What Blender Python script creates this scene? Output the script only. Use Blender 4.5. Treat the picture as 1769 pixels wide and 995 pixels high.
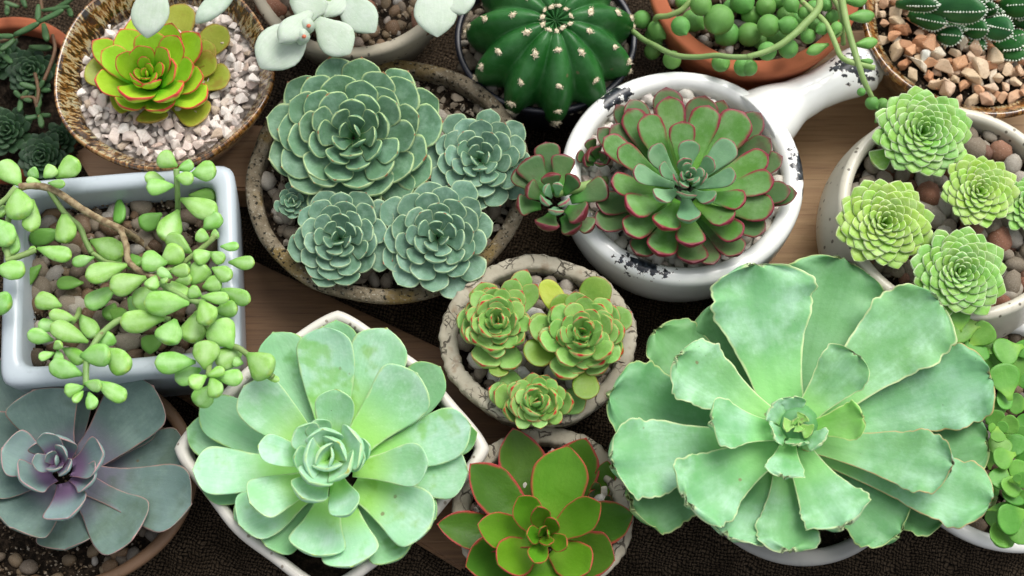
import bpy, math, random
import numpy as np
from mathutils import Vector, Matrix
R = math.radians
random.seed(7); rng = np.random.default_rng(7)
sc = bpy.context.scene
for o in list(bpy.data.objects): bpy.data.objects.remove(o)
COL = sc.collection

# ------------------------------------------------------------------ camera
EL, HF, DIST = R(70), R(20), 0.826
FPX = 884.5 / math.tan(HF)
LOOK = np.array([0, 0, 0.07])
CAM = LOOK + DIST * np.array([0, -math.cos(EL), math.sin(EL)])
FWD = np.array([0, math.cos(EL), -math.sin(EL)]); RGT = np.array([1., 0, 0]); UPV = np.array([0, math.sin(EL), math.cos(EL)])
cd = bpy.data.cameras.new('camera'); cam = bpy.data.objects.new('camera', cd); COL.objects.link(cam)
cam.location = CAM; cam.rotation_euler = (math.pi / 2 - EL, 0, 0)
cd.sensor_width = 36; cd.angle = 2 * HF; cd.clip_start = 0.01; cd.clip_end = 100
cd.dof.use_dof = True; cd.dof.focus_distance = DIST - 0.01; cd.dof.aperture_fstop = 7.0
sc.camera = cam
# ------------------------------------------------------------------ light: bright overcast, light from upper right
SUN_EL, SUN_AZ = R(58), R(35)          # azimuth from +Y towards +X
w = bpy.data.worlds.new('World'); sc.world = w; w.use_nodes = True
nt = w.node_tree; sky = nt.nodes.new('ShaderNodeTexSky'); sky.sky_type = 'NISHITA'; sky.sun_disc = False
sky.sun_elevation = SUN_EL; sky.sun_rotation = SUN_AZ; sky.air_density = 1.0; sky.dust_density = 4.0; sky.ozone_density = 0.6
hs = nt.nodes.new('ShaderNodeHueSaturation'); hs.inputs['Saturation'].default_value = 0.22
nt.links.new(sky.outputs[0], hs.inputs['Color']); nt.links.new(hs.outputs[0], nt.nodes['Background'].inputs[0])
nt.nodes['Background'].inputs[1].default_value = 0.15
sl = bpy.data.lights.new('sun', 'SUN'); sl.energy = 1.25; sl.angle = R(40); sl.color = (1, 0.955, 0.87)
so = bpy.data.objects.new('sun', sl); COL.objects.link(so)
sd = Vector((math.sin(SUN_AZ) * math.cos(SUN_EL), math.cos(SUN_AZ) * math.cos(SUN_EL), math.sin(SUN_EL)))
so.rotation_euler = sd.to_track_quat('Z', 'Y').to_euler(); so.location = (0.5, 0.5, 1)
vs = sc.view_settings; vs.view_transform = 'Standard'; vs.look = 'None'; vs.gamma = 1; vs.exposure = 0.55
sc.render.engine = 'CYCLES'; sc.cycles.use_denoising = True; sc.cycles.max_bounces = 8

# ------------------------------------------------------------------ helpers
def ray(px, py):
    return FWD + RGT * (px - 884.5) / FPX - UPV * (py - 497.5) / FPX
def at(px, py, z):
    d = ray(px, py); return CAM + d * ((z - CAM[2]) / d[2])
def mpp(px, py, z):
    return ((z - CAM[2]) / ray(px, py)[2]) / FPX
def sin_el(px, py):
    d = ray(px, py); return -d[2] / np.linalg.norm(d)
def nrm(v):
    v = np.asarray(v, float); return v / (np.linalg.norm(v) + 1e-12)
def mesh_obj(name, verts, faces, m, parent=None, smooth=True, attrs=None):
    me = bpy.data.meshes.new(name)
    me.from_pydata(verts.tolist() if hasattr(verts, 'tolist') else verts, [], faces)
    if smooth: me.polygons.foreach_set('use_smooth', np.ones(len(me.polygons), bool))
    if attrs:
        for k, a in attrs.items():
            at_ = me.attributes.new(k, 'FLOAT', 'POINT'); at_.data.foreach_set('value', np.asarray(a, np.float32))
    if m: me.materials.append(m)
    me.update()
    o = bpy.data.objects.new(name, me); COL.objects.link(o)
    if parent: o.parent = parent
    return o
def thing(name, label, cat, loc, group=None):
    o = bpy.data.objects.new(name, None); COL.objects.link(o); o.location = loc; o.empty_display_size = 0.02
    o['label'] = label; o['category'] = cat
    if group: o['group'] = group
    return o
def inst(name, me, parent, M):
    o = bpy.data.objects.new(name, me); COL.objects.link(o); o.parent = parent; o.matrix_local = M; return o

# ------------------------------------------------------------------ node helpers
class NB:
    def __init__(s, name):
        s.m = bpy.data.materials.new(name); s.m.use_nodes = True; s.t = s.m.node_tree
        s.b = s.t.nodes['Principled BSDF']
    def n(s, typ, **kw):
        nd = s.t.nodes.new('ShaderNode' + typ)
        for k, v in kw.items(): setattr(nd, k, v)
        return nd
    def put(s, sock, v):
        if hasattr(v, 'is_output') or isinstance(v, bpy.types.NodeSocket): s.t.links.new(v, sock)
        elif isinstance(v, (tuple, list)): sock.default_value = tuple(v) + ((1,) if len(v) == 3 and sock.type == 'RGBA' else ())
        else: sock.default_value = v
    def mix(s, f, a, b, bt='MIX'):
        nd = s.n('Mix', data_type='RGBA', blend_type=bt); s.put(nd.inputs[0], f); s.put(nd.inputs[6], a); s.put(nd.inputs[7], b); return nd.outputs[2]
    def math(s, op, a, b=0.0, c=0.0):
        nd = s.n('Math', operation=op); s.put(nd.inputs[0], a); s.put(nd.inputs[1], b); s.put(nd.inputs[2], c); return nd.outputs[0]
    def ramp(s, v, a, b, lo=0.0, hi=1.0):
        nd = s.n('MapRange', interpolation_type='SMOOTHSTEP'); s.put(nd.inputs[0], v)
        for i, x in enumerate((a, b, lo, hi)): nd.inputs[1 + i].default_value = x
        return nd.outputs[0]
    def attr(s, name):
        return s.n('Attribute', attribute_name=name).outputs['Fac']
    def co(s, which='Object'):
        return s.n('TexCoord').outputs[which]
    def noise(s, scale, detail=3, rough=0.5, vec=None, out='Fac', dist=0.0):
        nd = s.n('TexNoise'); s.put(nd.inputs['Vector'], vec if vec is not None else s.co()); nd.inputs['Scale'].default_value = scale
        nd.inputs['Detail'].default_value = detail; nd.inputs['Roughness'].default_value = rough; nd.inputs['Distortion'].default_value = dist
        return nd.outputs[out]
    def vor(s, scale, feature='F1', vec=None, out='Distance', rnd=1.0):
        nd = s.n('TexVoronoi', feature=feature); s.put(nd.inputs['Vector'], vec if vec is not None else s.co()); nd.inputs['Scale'].default_value = scale
        nd.inputs['Randomness'].default_value = rnd
        return nd.outputs[out]
    def cramp(s, f, stops):
        nd = s.n('ValToRGB'); s.put(nd.inputs[0], f); e = nd.color_ramp.elements
        while len(e) > 1: e.remove(e[-1])
        e[0].position = stops[0][0]; e[0].color = tuple(stops[0][1]) + (1,)
        for p, c in stops[1:]:
            x = e.new(p); x.color = tuple(c) + (1,)
        return nd.outputs[0]
    def rnd(s):
        return s.n('ObjectInfo').outputs['Random']
    def bump(s, h, strength=0.3, dist=0.001):
        nd = s.n('Bump'); nd.inputs['Strength'].default_value = strength; nd.inputs['Distance'].default_value = dist
        s.put(nd.inputs['Height'], h); s.t.links.new(nd.outputs[0], s.b.inputs['Normal'])
    def fin(s, col, rough=0.5, spec=0.5, sss=0, coat=0):
        s.put(s.b.inputs['Base Color'], col); s.put(s.b.inputs['Roughness'], rough); s.put(s.b.inputs['Specular IOR Level'], spec)
        if sss:
            s.b.inputs['Subsurface Weight'].default_value = sss
            s.b.inputs['Subsurface Radius'].default_value = (0.5, 1.0, 0.3); s.b.inputs['Subsurface Scale'].default_value = 0.004
        if coat: s.b.inputs['Coat Weight'].default_value = coat; s.b.inputs['Coat Roughness'].default_value = 0.06
        return s.m
def srgb(r, g, b):
    f = lambda c: (c / 255 / 12.92) if c / 255 <= 0.04045 else ((c / 255 + 0.055) / 1.055) ** 2.4
    return (f(r), f(g), f(b))

def leafmat(name, base, alt, pale=None, pale_amt=0.5, edge=None, tip=None, root=None, under=None, spots=None, mid=None, stri=.13, K=.62,
            rough=0.45, sss=0.12, nscale=60, var=0.12, spec=0.32, ebreak=0.15):
    k_ = lambda c: tuple(x * K for x in c)
    base, alt = k_(base), k_(alt); pale = pale and k_(pale); under = under and k_(under)
    edge = edge and (k_(edge[0]),) + tuple(edge[1:]); tip = tip and (k_(tip[0]),) + tuple(tip[1:]); root = root and (k_(root[0]),) + tuple(root[1:])
    spots = spots and (k_(spots[0]),) + tuple(spots[1:]); mid = mid and (k_(mid[0]),) + tuple(mid[1:])
    q = NB(name)
    c = q.mix(q.ramp(q.noise(nscale, 4), 0.3, 0.7), base, alt)
    if pale: c = q.mix(q.math('MULTIPLY', q.ramp(q.noise(nscale * 2.2, 6, 0.65), 0.38, 0.72), pale_amt), c, pale)
    al = q.attr('along'); la = q.attr('lat')
    cv = q.n('CombineXYZ'); q.put(cv.inputs[0], q.math('MULTIPLY', al, 1.6)); q.put(cv.inputs[1], q.math('MULTIPLY', la, 11)); q.put(cv.inputs[2], q.math('MULTIPLY', q.rnd(), 40))
    c = q.mix(q.math('MULTIPLY', q.ramp(q.noise(1.0, 4, .6, cv.outputs[0]), .42, .62), stri), c, tuple(x * .72 for x in base))
    if mid: c = q.mix(q.math('MULTIPLY', q.ramp(q.math('ADD', q.math('ABSOLUTE', la), q.math('MULTIPLY', q.noise(60, 3), .5)), .85, .25), mid[1]), c, mid[0])
    if root: c = q.mix(q.ramp(al, root[1], root[1] * 0.3), c, root[0])
    if under: c = q.mix(q.attr('under'), c, under)
    if spots:
        sp = q.math('MULTIPLY', q.ramp(q.math('ADD', q.noise(spots[1], 3, 0.6, dist=0.2), q.math('MULTIPLY', q.noise(spots[1] * 9, 3), .12)), spots[2] + .04, spots[2] + 0.16), spots[3])
        c = q.mix(sp, c, spots[0])
    # fine freckles and scuffs
    c = q.mix(q.math('MULTIPLY', q.ramp(q.noise(900, 2), 0.66, 0.78), 0.35), c, (0.9, 0.95, 0.85), 'SOFT_LIGHT')
    c = q.mix(q.math('MULTIPLY', q.ramp(q.vor(260), 0.10, 0.04), q.ramp(q.noise(90, 2), 0.62, 0.7)), c, (0.06, 0.05, 0.02))
    sc1 = q.math('MULTIPLY', q.ramp(q.math('ADD', q.vor(75), q.math('MULTIPLY', q.noise(400, 3), .12)), .17, .12), q.ramp(q.noise(33, 2), .56, .60))
    c = q.mix(q.math('MULTIPLY', sc1, .75), c, (.17, .13, .06))
    if edge:
        e = q.math('ADD', q.attr('edge'), q.math('MULTIPLY', q.math('SUBTRACT', q.noise(120, 3), 0.5), ebreak * 2))
        f = q.math('MULTIPLY', q.ramp(e, edge[1], edge[2]), edge[3])
        if len(edge) > 4: f = q.math('MULTIPLY', f, q.ramp(al, edge[4], edge[4] + 0.3))
        c = q.mix(f, c, edge[0])
    if tip:
        t = q.math('ADD', al, q.math('MULTIPLY', q.math('SUBTRACT', q.noise(150, 2), 0.5), 0.12))
        c = q.mix(q.math('MULTIPLY', q.ramp(t, tip[1], tip[2]), tip[3] if len(tip) > 3 else 1), c, tip[0])
    h = q.n('HueSaturation'); q.put(h.inputs['Color'], c); r = q.rnd()
    q.put(h.inputs['Value'], q.math('ADD', q.math('MULTIPLY', r, 2 * var), 1 - var))
    q.put(h.inputs['Hue'], q.math('ADD', q.math('MULTIPLY', q.math('FRACT', q.math('MULTIPLY', r, 7.3)), 0.02), 0.49))
    q.bump(q.math('ADD', q.noise(500, 3), q.math('MULTIPLY', q.noise(130, 2), 2.0)), 0.25, 0.0006)
    q.put(q.b.inputs['Roughness'], q.math('ADD', q.math('MULTIPLY', q.noise(nscale * 1.7, 3), 0.3), rough - 0.12))
    return q.fin(h.outputs[0], q.math('ADD', q.math('MULTIPLY', q.noise(nscale * 1.7, 3), 0.3), rough - 0.12), spec, sss)

# ------------------------------------------------------------------ leaf geometry
PROF = {
 'spoon': [(0, .45), (.25, .56), (.5, .84), (.66, 1), (.78, .96), (.87, .74), (.93, .46), (.97, .20), (.99, .08), (1, 0)],
 'obov':  [(0, .42), (.2, .56), (.45, .82), (.64, .98), (.75, 1), (.85, .90), (.92, .66), (.96, .40), (.985, .17), (1, 0)],
 'long':  [(0, .34), (.25, .50), (.5, .78), (.7, 1), (.82, .98), (.90, .80), (.95, .50), (.98, .22), (1, 0)],
 'wedge': [(0, .75), (.3, .9), (.6, 1), (.78, .88), (.9, .5), (.97, .18), (1, 0)],
 'ovate': [(0, .50), (.15, .68), (.42, .98), (.58, 1), (.76, .80), (.90, .42), (.97, .14), (1, 0)],
 'ruff':  [(0, .38), (.2, .48), (.4, .65), (.6, .88), (.74, 1), (.84, .97), (.92, .78), (.97, .52), (.992, .28), (1, 0)],
 'bead':  [(0, .15), (.10, .32), (.3, .74), (.55, 1), (.74, .95), (.88, .68), (.955, .32), (.985, .13), (1, 0)],
 'stick': [(0, .6), (.3, .9), (.6, 1), (.85, .75), (.95, .45), (1, 0)],
 'round': [(0, .16), (.15, .30), (.35, .78), (.6, 1), (.8, .88), (.93, .54), (.98, .3), (1, 0)],
 'felt':  [(0, .25), (.2, .55), (.42, .94), (.56, 1), (.74, .82), (.88, .48), (.95, .24), (.985, .10), (1, 0)],
}
def pinterp(pts, t):
    x = np.array([p[0] for p in pts]); y = np.array([p[1] for p in pts])
    d = np.diff(y) / np.diff(x); m = np.zeros_like(y); m[0] = d[0]; m[-1] = d[-1]
    for i in range(1, len(y) - 1): m[i] = 0 if d[i - 1] * d[i] <= 0 else 2 * d[i - 1] * d[i] / (d[i - 1] + d[i])
    i = np.clip(np.searchsorted(x, t) - 1, 0, len(x) - 2); h = x[i + 1] - x[i]; u = (t - x[i]) / h
    return ((2*u**3-3*u**2+1)*y[i] + (u**3-2*u**2+u)*h*m[i] + (-2*u**3+3*u**2)*y[i+1] + (u**3-u**2)*h*m[i+1])
_fc = {}
def ring_faces(nu, nv):
    if (nu, nv) not in _fc:
        f = []
        for i in range(nu - 1):
            for k in range(nv):
                k2 = (k + 1) % nv; f.append((i*nv+k, i*nv+k2, (i+1)*nv+k2, (i+1)*nv+k))
        a, b = nu * nv, nu * nv + 1
        for k in range(nv):
            f.append((a, (k+1) % nv, k)); f.append((b, (nu-1)*nv+k, (nu-1)*nv+(k+1) % nv))
        _fc[nu, nv] = f
    return _fc[nu, nv]
def leaf(root, B, T, W, up, m, prof='spoon', th=.14, bow=.12, cup=.15, flat=.35, nu=12, nv=14, roll=0., ruf=0., rfreq=4., wob=.02, recurve=0., keel=0., name='leaf', org=None, mucro=0.0):
    bow = bow * rng.uniform(.7, 1.35); cup = cup * rng.uniform(.75, 1.25)
    B = np.asarray(B, float); T = np.asarray(T, float); ax = T - B; L = np.linalg.norm(ax); ax = ax / L
    S = np.cross(ax, nrm(up)); S = nrm(S) if np.linalg.norm(S) > 1e-3 else np.array([1., 0, 0])
    N = np.cross(S, ax)
    if roll:
        S2 = S * math.cos(roll) + N * math.sin(roll); N = N * math.cos(roll) - S * math.sin(roll); S = S2
    u = np.linspace(0, 1, nu + 1)[:-1] + 0.0; u = u / u[-1] * .985
    t = 1 - (1 - u) ** 1.6
    t[-1] = .992
    P1 = B + ax * L * .38 - N * bow * L; P2 = B + ax * L * .78 - N * (bow * .9) * L; T2 = T - N * recurve * L
    tt = t[:, None]
    C = (1-tt)**3*B + 3*(1-tt)**2*tt*P1 + 3*(1-tt)*tt**2*P2 + tt**3*T2
    D = 3*(1-tt)**2*(P1-B) + 6*(1-tt)*tt*(P2-P1) + 3*tt**2*(T2-P2); D /= np.linalg.norm(D, axis=1)[:, None]
    n = np.cross(S, D)
    pw = np.maximum(pinterp(PROF[prof], t), .02)
    ph = rng.uniform(0, 6.28, 6)
    hw = W / 2 * pw
    hwL = hw * (1 + wob * np.sin(t * 9 + ph[0]) * 1.5); hwR = hw * (1 + wob * np.sin(t * 8 + ph[1]) * 1.5)
    tp = np.minimum(1, .55 + .6 * pw) * np.minimum(1, pw * 2.2)
    ht = th * W * tp
    th_ = 2 * np.pi * np.arange(nv) / nv; s = np.cos(th_); qv = np.sin(th_)
    sg = np.sign(s)
    side = np.where(s[None, :] > 0, hwR[:, None], hwL[:, None])
    if ruf:
        env = np.clip((t - .35) / .4, 0, 1)[:, None]
        fr = np.sin(rfreq * 6.28 * t[:, None] * (1 + .15 * sg[None]) + ph[2] + ph[3] * sg[None]) + .5 * np.sin(rfreq * 13.7 * t[:, None] + ph[4] * sg[None])
        side = side * (1 + ruf * .42 * env * (fr * .6 + np.abs(np.sin(rfreq * 9.5 * t[:, None] + ph[4] + sg[None])) - .5))
    lat = s[None, :] * side
    off = cup * hw[:, None] * (s ** 2)[None, :] + np.where(qv > 0, flat, 1.0)[None, :] * ht[:, None] * qv[None, :]
    if keel: off = off - keel * hw[:, None] * np.clip(1 - np.abs(s) * 2.2, 0, 1)[None, :] * (qv < .99)
    if ruf:
        fr2 = np.sin(rfreq * 6.28 * t[:, None] + ph[5] + (1.2 + ph[2]) * sg[None])
        off = off + ruf * env * hw[:, None] * (np.abs(s) ** 3)[None, :] * fr2 * .8
    off = off + wob * W * .5 * np.sin(t * 7 + ph[3])[:, None] * np.sin(s * 2.5 + ph[4])[None, :]
    V = C[:, None, :] + S[None, None, :] * lat[..., None] + n[:, None, :] * off[..., None]
    if ruf:
        e2 = np.clip((t - .70) / .25, 0, 1)[:, None]
        V = V + D[:, None, :] * (e2 * ruf * W * .24 * (np.abs(np.sin(s * 5.2 + ph[1])) - .5 + .5 * np.sin(s * 2.6 + ph[0]))[None, :])[..., None]
        V = V + n[:, None, :] * (e2 * ruf * W * .35 * np.sin(s * 6 + ph[5])[None, :])[..., None]
    tipv = C[-1] + (T2 - C[-1]) * (1 + mucro) + n[-1] * (off[-1].mean()) + D[-1] * mucro * W * .3
    V = np.concatenate([V.reshape(-1, 3), C[0][None], tipv[None]])
    md = (1 - np.abs(s))[None, :] * np.where(t < .55, np.maximum(pw, .6), pw)[:, None]
    # distance to the tip along the leaf also counts as margin
    md = np.minimum(md, ((1 - t) * L / (W / 2))[:, None] * .9)
    edge = np.concatenate([(1 - np.clip(md, 0, 1)).ravel(), [.3], [1]])
    along = np.concatenate([np.repeat(t, nv), [0], [1]])
    und = np.concatenate([np.tile((qv < -.15).astype(float), len(t)), [0], [0]])
    latv = np.concatenate([np.tile(s, len(t)), [0], [0]])
    if org is None: org = np.array(root.location)
    return mesh_obj(name, V - org, ring_faces(len(t), nv), m, root, True, {'edge': edge, 'along': along, 'under': und, 'lat': latv})

def crop(x0, y0, s):
    return lambda x, y: (x0 + x / s, y0 + y / s)

def explicit(root, c, cen, zc, lst, m, dz, db, prof, W=1.0, up_tilt=0.0, base_r=.004, n_inner=0, inner_r=.01, jit=.0015, mats=None, **kw):
    """leaves given by their tips; level 0 is the heart, higher levels lie lower and further out"""
    cx, cy = c(*cen); axis = at(cx, cy, zc)
    s = math.hypot(c(1, 0)[0] - c(0, 0)[0], 0)
    for i, (x, y, wd, L) in enumerate(lst):
        px, py = c(x, y); f = int(L); g = L - f; lv = lambda a: a[f] * (1 - g) + a[min(f + 1, len(a) - 1)] * g
        T = at(px, py, zc + lv(dz) + random.uniform(-jit, jit))
        d = T - axis; d[2] = 0; dn = nrm(d)
        B = axis + dn * min(base_r * (1 + .4 * L), np.linalg.norm(d) * .4); B[2] = zc + lv(db)
        mm = mpp(px, py, T[2]); k = dict(kw)
        up = np.array([0, 0, 1.]) - dn * .15
        leaf(root, B, T, wd * s * mm * W, up, (mats or {}).get(i, m), prof, roll=random.uniform(-.13, .13), **k)

def rosette(root, apex, Rr, n, m, H=.3, tilt=R(12), az=0., ang0=0., prof='spoon', expo=.8, wk=.38, wmin=.3, wexp=.6, base_h=.25, sq=1.0, close=.0, r0=.05, jit=.07, zdrop=.25, **kw):
    """a spiral of leaves: tips on a dome round the axis, each leaf rooted on the stem below"""
    A = nrm([math.sin(tilt) * math.sin(az), -math.sin(tilt) * math.cos(az), math.cos(tilt)])
    X = nrm(np.cross([0, 1, 0], A)); Y = np.cross(A, X)
    for i in range(n):
        f = i / (n - 1); rho = Rr * (r0 + (1 - r0) * f ** expo) * (1 + random.uniform(-jit, jit))
        a = ang0 + i * 2.39996 + random.uniform(-jit, jit) * 1.5
        d = X * math.cos(a) + Y * math.sin(a) * sq
        zt = -H * Rr * (rho / Rr) ** 2 + random.uniform(-.015, .015) * Rr
        T = apex + d * rho + A * zt
        zb = -base_h * Rr - zdrop * Rr * f
        B = apex + d * rho * (.12 + .10 * f) + A * zb
        Wd = Rr * wk * (wmin + (1 - wmin) * (rho / Rr) ** wexp) * random.uniform(.92, 1.08)
        up = A - d * (.15 + close * (1 - f))
        leaf(root, B, T, Wd, up, m, prof, roll=random.uniform(-.12, .12), **kw)

def tube(name, pts, rad, m, parent, nv=8, sub=6, org=None, bumpy=0.):
    P = np.array(pts, float); n = len(P); out = []; rr = []
    rad = np.array(rad if hasattr(rad, '__len__') else [rad] * n, float)
    for i in range(n - 1):
        p0, p1, p2, p3 = P[max(i-1, 0)], P[i], P[i+1], P[min(i+2, n-1)]
        for k in range(sub):
            t = k / sub
            out.append(.5 * (2*p1 + (p2-p0)*t + (2*p0-5*p1+4*p2-p3)*t*t + (3*p1-p0-3*p2+p3)*t**3)); rr.append(rad[i]*(1-t)+rad[i+1]*t)
    out.append(P[-1]); rr.append(rad[-1]); C = np.array(out); rr = np.array(rr)
    if bumpy: rr = rr * (1 + rng.uniform(-bumpy, bumpy, len(rr)))
    D = np.gradient(C, axis=0); D /= np.linalg.norm(D, axis=1)[:, None] + 1e-9
    a = 2*np.pi*np.arange(nv)/nv; V = []
    ref = np.array([0, 0, 1.]) if abs(D[0][2]) < .9 else np.array([1., 0, 0])
    for c, d, r in zip(C, D, rr):
        s = np.cross(d, ref); s = nrm(s); ref = np.cross(s, d)
        V.append(c + r * (np.cos(a)[:, None] * s + np.sin(a)[:, None] * ref))
    V = np.concatenate([np.concatenate(V), C[:1], C[-1:]])
    N_ = len(C)
    at_ = {'edge': np.zeros(len(V)), 'along': np.concatenate([np.repeat(np.linspace(0, 1, N_), nv), [0], [1]]), 'under': np.zeros(len(V))}
    return mesh_obj(name, V - (np.array(parent.location) if org is None else org), ring_faces(N_, nv), m, parent, True, at_)

# ------------------------------------------------------------------ pots
def arc(cx, cz, r, a0, a1, n):
    return [(cx + r * math.cos(R(a0 + (a1 - a0) * i / n)), cz + r * math.sin(R(a0 + (a1 - a0) * i / n))) for i in range(n + 1)]
def lathe(name, prof, rx, ry, m, parent, shape=None, nseg=96, rough=0., rot=0., zrough=0., close=False):
    """prof: (radius in units of rx, height); the outline is an oval times shape(angle); radius offsets stay true"""
    a = 2*np.pi*np.arange(nseg)/nseg
    sh = np.array([shape(x) for x in a]) if shape else np.ones(nseg)
    ns = 1 + rough * (np.interp(np.linspace(0, 24, nseg, endpoint=False), np.arange(25), np.r_[(q := rng.uniform(-1, 1, 24)), q[0]]))
    V = []
    for (r, z) in prof:
        k = r * sh * ns
        x = np.cos(a) * k * rx; y = np.sin(a) * k * ry
        xr = x * math.cos(rot) - y * math.sin(rot); yr = x * math.sin(rot) + y * math.cos(rot)
        zz = z + (zrough * np.sin(a * 3 + 1) + zrough * .6 * np.sin(a * 7 + 2) if z > .02 else 0 * a)
        V.append(np.stack([xr, yr, zz], 1))
    V = np.concatenate(V); f = []
    for i in range(len(prof) - 1):
        for k in range(nseg):
            k2 = (k+1) % nseg; f.append((i*nseg+k, i*nseg+k2, (i+1)*nseg+k2, (i+1)*nseg+k))
    f.append(tuple(range(nseg - 1, -1, -1)))
    if close: f.append(tuple(range((len(prof)-1)*nseg, len(prof)*nseg)))
    return mesh_obj(name, V, f, m, parent, True, {'ringpos': np.repeat([min(r_, 1) if i_ < len(prof) * .5 or True else r_ for i_, (r_, z_) in enumerate(prof)], nseg)})
def pot_profile(H, rim, rr, base=.72, belly=0., depth=.014, wall_in=.0, rx=1.0, lip=0.):
    """in units of rx for radius; rim, rr, lip, belly in metres"""
    k = 1 / rx; p = [(base * .97, 0), (base, .002)]
    for i in range(1, 9):
        t = i / 9; z = .002 + (H - rr - lip - .004) * t
        p.append((base + (1 - lip * k * .5 - base) * t ** .8 + belly * k * math.sin(math.pi * min(t * 1.0, 1)), z))
    if lip: p += [(1 - lip * k * .5, H - rr - lip), (1 - lip * k * .12, H - rr - lip + .001), (1., H - rr - lip + .003)]
    p += [(1 - rr * k + rr * k * math.cos(R(x)), H - rr + rr * math.sin(R(x))) for x in (0, 22, 45, 68, 90)]
    p += [(1 - rim * k + rr * k - rr * k * math.sin(R(x)), H - rr + rr * math.cos(R(x))) for x in (0, 22, 45, 68, 90)]
    p += [(1 - rim * k - wall_in * k, H - depth - .006)]
    return p
def soil_disc(parent, rx, ry, z, m, shape=None, rot=0., name='soil'):
    prof = [(1.0, z)] ; V = [[0, 0, z]]; nseg, nr = 64, 12; f = []
    for j in range(1, nr + 1):
        for k in range(nseg):
            a = 2*math.pi*k/nseg; s = (shape(a) if shape else 1) * j / nr
            x, y = math.cos(a)*s*rx, math.sin(a)*s*ry
            V.append([x*math.cos(rot)-y*math.sin(rot), x*math.sin(rot)+y*math.cos(rot), z + random.uniform(-.0015, .0015)])
    for k in range(nseg): f.append((0, 1+k, 1+(k+1) % nseg))
    for j in range(nr-1):
        for k in range(nseg):
            a0 = 1+j*nseg; k2 = (k+1) % nseg; f.append((a0+k, a0+nseg+k, a0+nseg+k2, a0+k2))
    return mesh_obj(name, np.array(V), f, m, parent)
def chips(m, k=7, flat=.55, seed=1, jag=True):
    import bmesh
    out = []; rr = random.Random(seed)
    for i in range(k):
        bm = bmesh.new()
        if jag:
            for j in range(11):
                v = Vector((rr.gauss(0, 1), rr.gauss(0, 1), rr.gauss(0, 1))).normalized()
                bm.verts.new((v.x * rr.uniform(.75, 1.15), v.y * rr.uniform(.5, .8), v.z * flat * rr.uniform(.7, 1)))
            r = bmesh.ops.convex_hull(bm, input=bm.verts[:])
            bmesh.ops.delete(bm, geom=[v for v in bm.verts if not v.link_faces], context='VERTS')
            bmesh.ops.bevel(bm, geom=bm.edges[:], offset=.06, segments=1, affect='EDGES')
        else:
            bmesh.ops.create_icosphere(bm, subdivisions=2, radius=1)
            ph = [rr.uniform(0, 6) for _ in range(6)]; sx, sy = rr.uniform(.9, 1.25), rr.uniform(.7, .95)
            for v in bm.verts:
                d = 1 + .13*math.sin(v.co.x*2.3+ph[0])*math.sin(v.co.y*2.1+ph[1]) + .10*math.sin(v.co.z*3+ph[2]+v.co.x*2) + .05*math.sin(v.co.y*5+ph[3])
                v.co = Vector((v.co.x*sx*d, v.co.y*sy*d, v.co.z*flat*d))
        me = bpy.data.meshes.new('stone'); bm.to_mesh(me); bm.free()
        if not jag: me.polygons.foreach_set('use_smooth', np.ones(len(me.polygons), bool))
        me.materials.append(m); out.append(me)
    return out
def grit(pot, rx, ry, z, m, n, seed=0, shape=None, rot=0., size=.0011):
    rr = np.random.default_rng(seed + 500); V, F = [], []
    for i in range(n):
        a = rr.uniform(0, 6.283); rad = math.sqrt(rr.uniform(0, .97)) * (shape(a) if shape else 1)
        x, y = math.cos(a) * rad * rx, math.sin(a) * rad * ry; x, y = x * math.cos(rot) - y * math.sin(rot), x * math.sin(rot) + y * math.cos(rot)
        if not in_view(np.array(pot.location) + [x, y, z]): continue
        s = size * rr.choice([.5, .7, 1, 1.4]); ax = rr.normal(0, 1, (3, 3)); q1, _ = np.linalg.qr(ax); e = q1 * np.array([1, .7, .6])[:, None] * s * rr.uniform(.7, 1.2, (3, 1)); b = len(V); c = np.array([x, y, z + rr.uniform(.0, .0022)])
        V += [c + e[0], c - e[0], c + e[1], c - e[1], c + e[2], c - e[2]]
        F += [(b, b+2, b+4), (b+2, b+1, b+4), (b+1, b+3, b+4), (b+3, b, b+4), (b+2, b, b+5), (b+1, b+2, b+5), (b+3, b+1, b+5), (b, b+3, b+5)]
    o = mesh_obj('grit', np.array(V), F, m, pot, False); o['kind'] = 'stuff'; return o
def in_view(p, pad=20):
    d = p - CAM; z = d @ FWD; x = 884.5 + d @ RGT / z * FPX; y = 497.5 - d @ UPV / z * FPX
    return -pad < x < 1769 + pad and -pad < y < 995 + pad
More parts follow.
